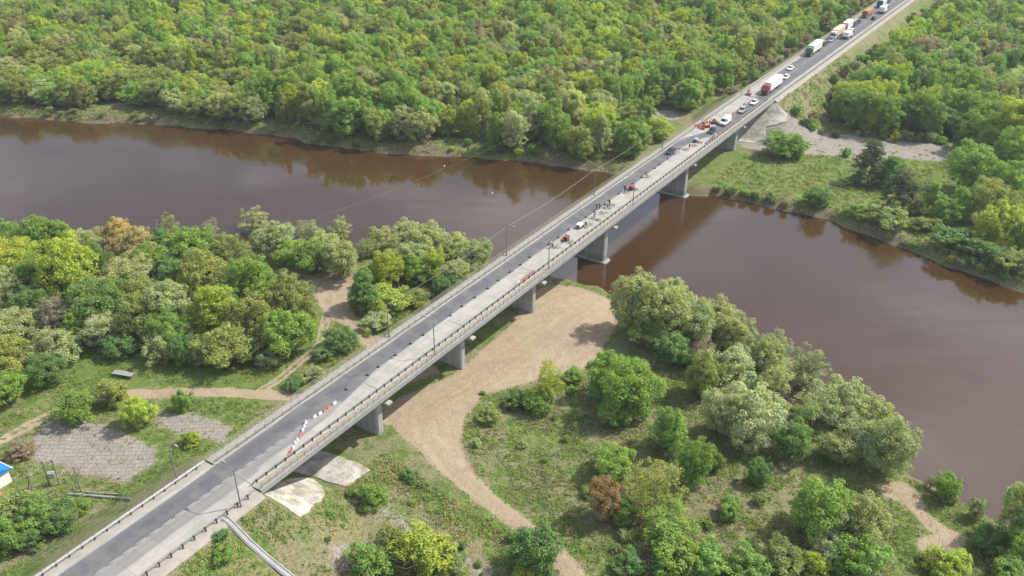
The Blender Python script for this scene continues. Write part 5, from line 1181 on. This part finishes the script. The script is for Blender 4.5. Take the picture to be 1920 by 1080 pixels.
# pipes lying on the ground
for nm, a, b, rr, lab in (('pipeline', (128, 928), (246, 938), .2, 'pale pipe lying on the grass left of the road'), ('thin_pipe', (160, 924), (232, 929), .12, 'thinner pipe lying above the thick one left of the road')):
    pts = [gpos(a[0] + (b[0] - a[0]) * f, a[1] + (b[1] - a[1]) * f) for f in np.linspace(0, 1, 13)]; mb = MB()
    mb.loft([[(p[0], p[1] + math.cos(q_) * rr, p[2] + rr + .05 + math.sin(q_) * rr) for q_ in np.linspace(0, 6.283, 9)[:-1]] for p in pts]); tag(mb.build(nm, M['concrete']), lab, 'pipe')
# weathered picnic shelter roof on the meadow
x, y, z = gpos(232, 706); r = empty('plank_table', (x, y, z), R(-14), 'long weathered plank table standing on the meadow before the left wood', 'table')
mb = MB()
for k in range(4): mb.box(-2.3, 2.3, -.62 + k * .32, -.33 + k * .32, .74, .80)
mb.build('tabletop', M['concrete'], r)
for xx in (-1.9, 1.9):
    for yy in (-.45, .45): mb = MB(); mb.box(xx - .06, xx + .06, yy - .06, yy + .06, -.2, .62); mb.build('leg', M['wood'], r)
mb = MB(); mb.box(-2.1, 2.1, 1.0, 1.3, .40, .46); mb.build('bench_seat', M['wood'], r)
# white navigation mast on the bank
x, y, z = gpos(342, 462); r = empty('river_mast', (x, y, z), 0, 'slender white mast with a stay standing on the near left bank', 'mast')
mb = MB(); mb.bar((0, 0, -.3), (-1.6, 0, 8.6), .14, .08, 8); mb.build('mast', M['white'], r); mb = MB(); mb.bar((1.2, -.4, -.2), (-.6, 0, 4.6), .07, .05, 6); mb.build('stay', M['white'], r)
mb = MB(); mb.box(-.9, .1, -.03, .03, 5.6, 6.5); mb.build('sign_board', M['white'], r)
x2, y2, z2 = gpos(1010, 300); cable('overhead_cable', (x - 1.6, y, z + 8.4), (x2, y2, z2 + 12), 3, 'faint pale cable crossing the river from the white mast to the far forest', .014, 40)
for i, (px, py) in enumerate([(833, 312), (923, 363)]):
    x, y = P(px, py, 0); mb = MB(); mb.loft([[(x + math.cos(a) * r_, y + math.sin(a) * r_, zz) for a in np.linspace(0, 6.283, 11)[:-1]] for r_, zz in ((.15, -.1), (.26, .05), (.24, .2), (.08, .4))])
    tag(mb.build('buoy', M['white'], smooth=True), 'small white buoy on the left part of the river, ' + ('nearer the far bank' if i == 0 else 'nearer the bridge'), 'buoy')
# driftwood on the far banks
for i, (px, py, a) in enumerate([(765, 290, .2), (740, 283, 1.2), (240, 226, .1), (1500, 395, -.4), (1640, 430, .5), (1720, 470, -.6), (1560, 408, .9), (900, 288, .1)]):
    x, y, z = gpos(px, py); g = random.Random(i); mb = MB(); L = g.uniform(2.5, 5); mb.bar((0, 0, .15), (L, 0, .3), .16, .07, 7); mb.bar((L * .5, 0, .22), (L * .75, .8, .6), .06, .03, 5); mb.bar((L * .7, 0, .25), (L * .95, -.7, .4), .05, .02, 5)
    o = mb.build('fallen_trunk', M['wood']); o.location = (x, y, z); o.rotation_euler = (0, 0, a); tag(o, ['fallen trunk on the pale spot of the far left bank', 'bleached branch above the pale spot of the far left bank', 'dead wood on the low far bank near the left photo edge', 'dead wood on the far right bank nearest the bridge', 'dead wood at the bare cut of the far right bank', 'dead wood at the water below the far pines', 'branch on the far right bank between the bushes', 'dead wood on the far bank left of the bridge'][i], 'dead wood', 'dead wood on the banks')

# ------------------------------------------------------------------ thin spring haze
mb = MB(); mb.box(-3400, 3400, -150, 4400, -3.0, HC + 12); o = mb.build('haze', NT('haze').m); tag(o, kind='stuff')
t = o.data.materials[0].node_tree; pv = t.nodes.new('ShaderNodeVolumePrincipled'); pv.inputs['Color'].default_value = (.78, .86, .95, 1); pv.inputs['Density'].default_value = .00016; pv.inputs['Anisotropy'].default_value = .2
t.links.new(pv.outputs[0], [n for n in t.nodes if n.type == 'OUTPUT_MATERIAL'][0].inputs['Volume'])
S.cycles.volume_bounces = 0
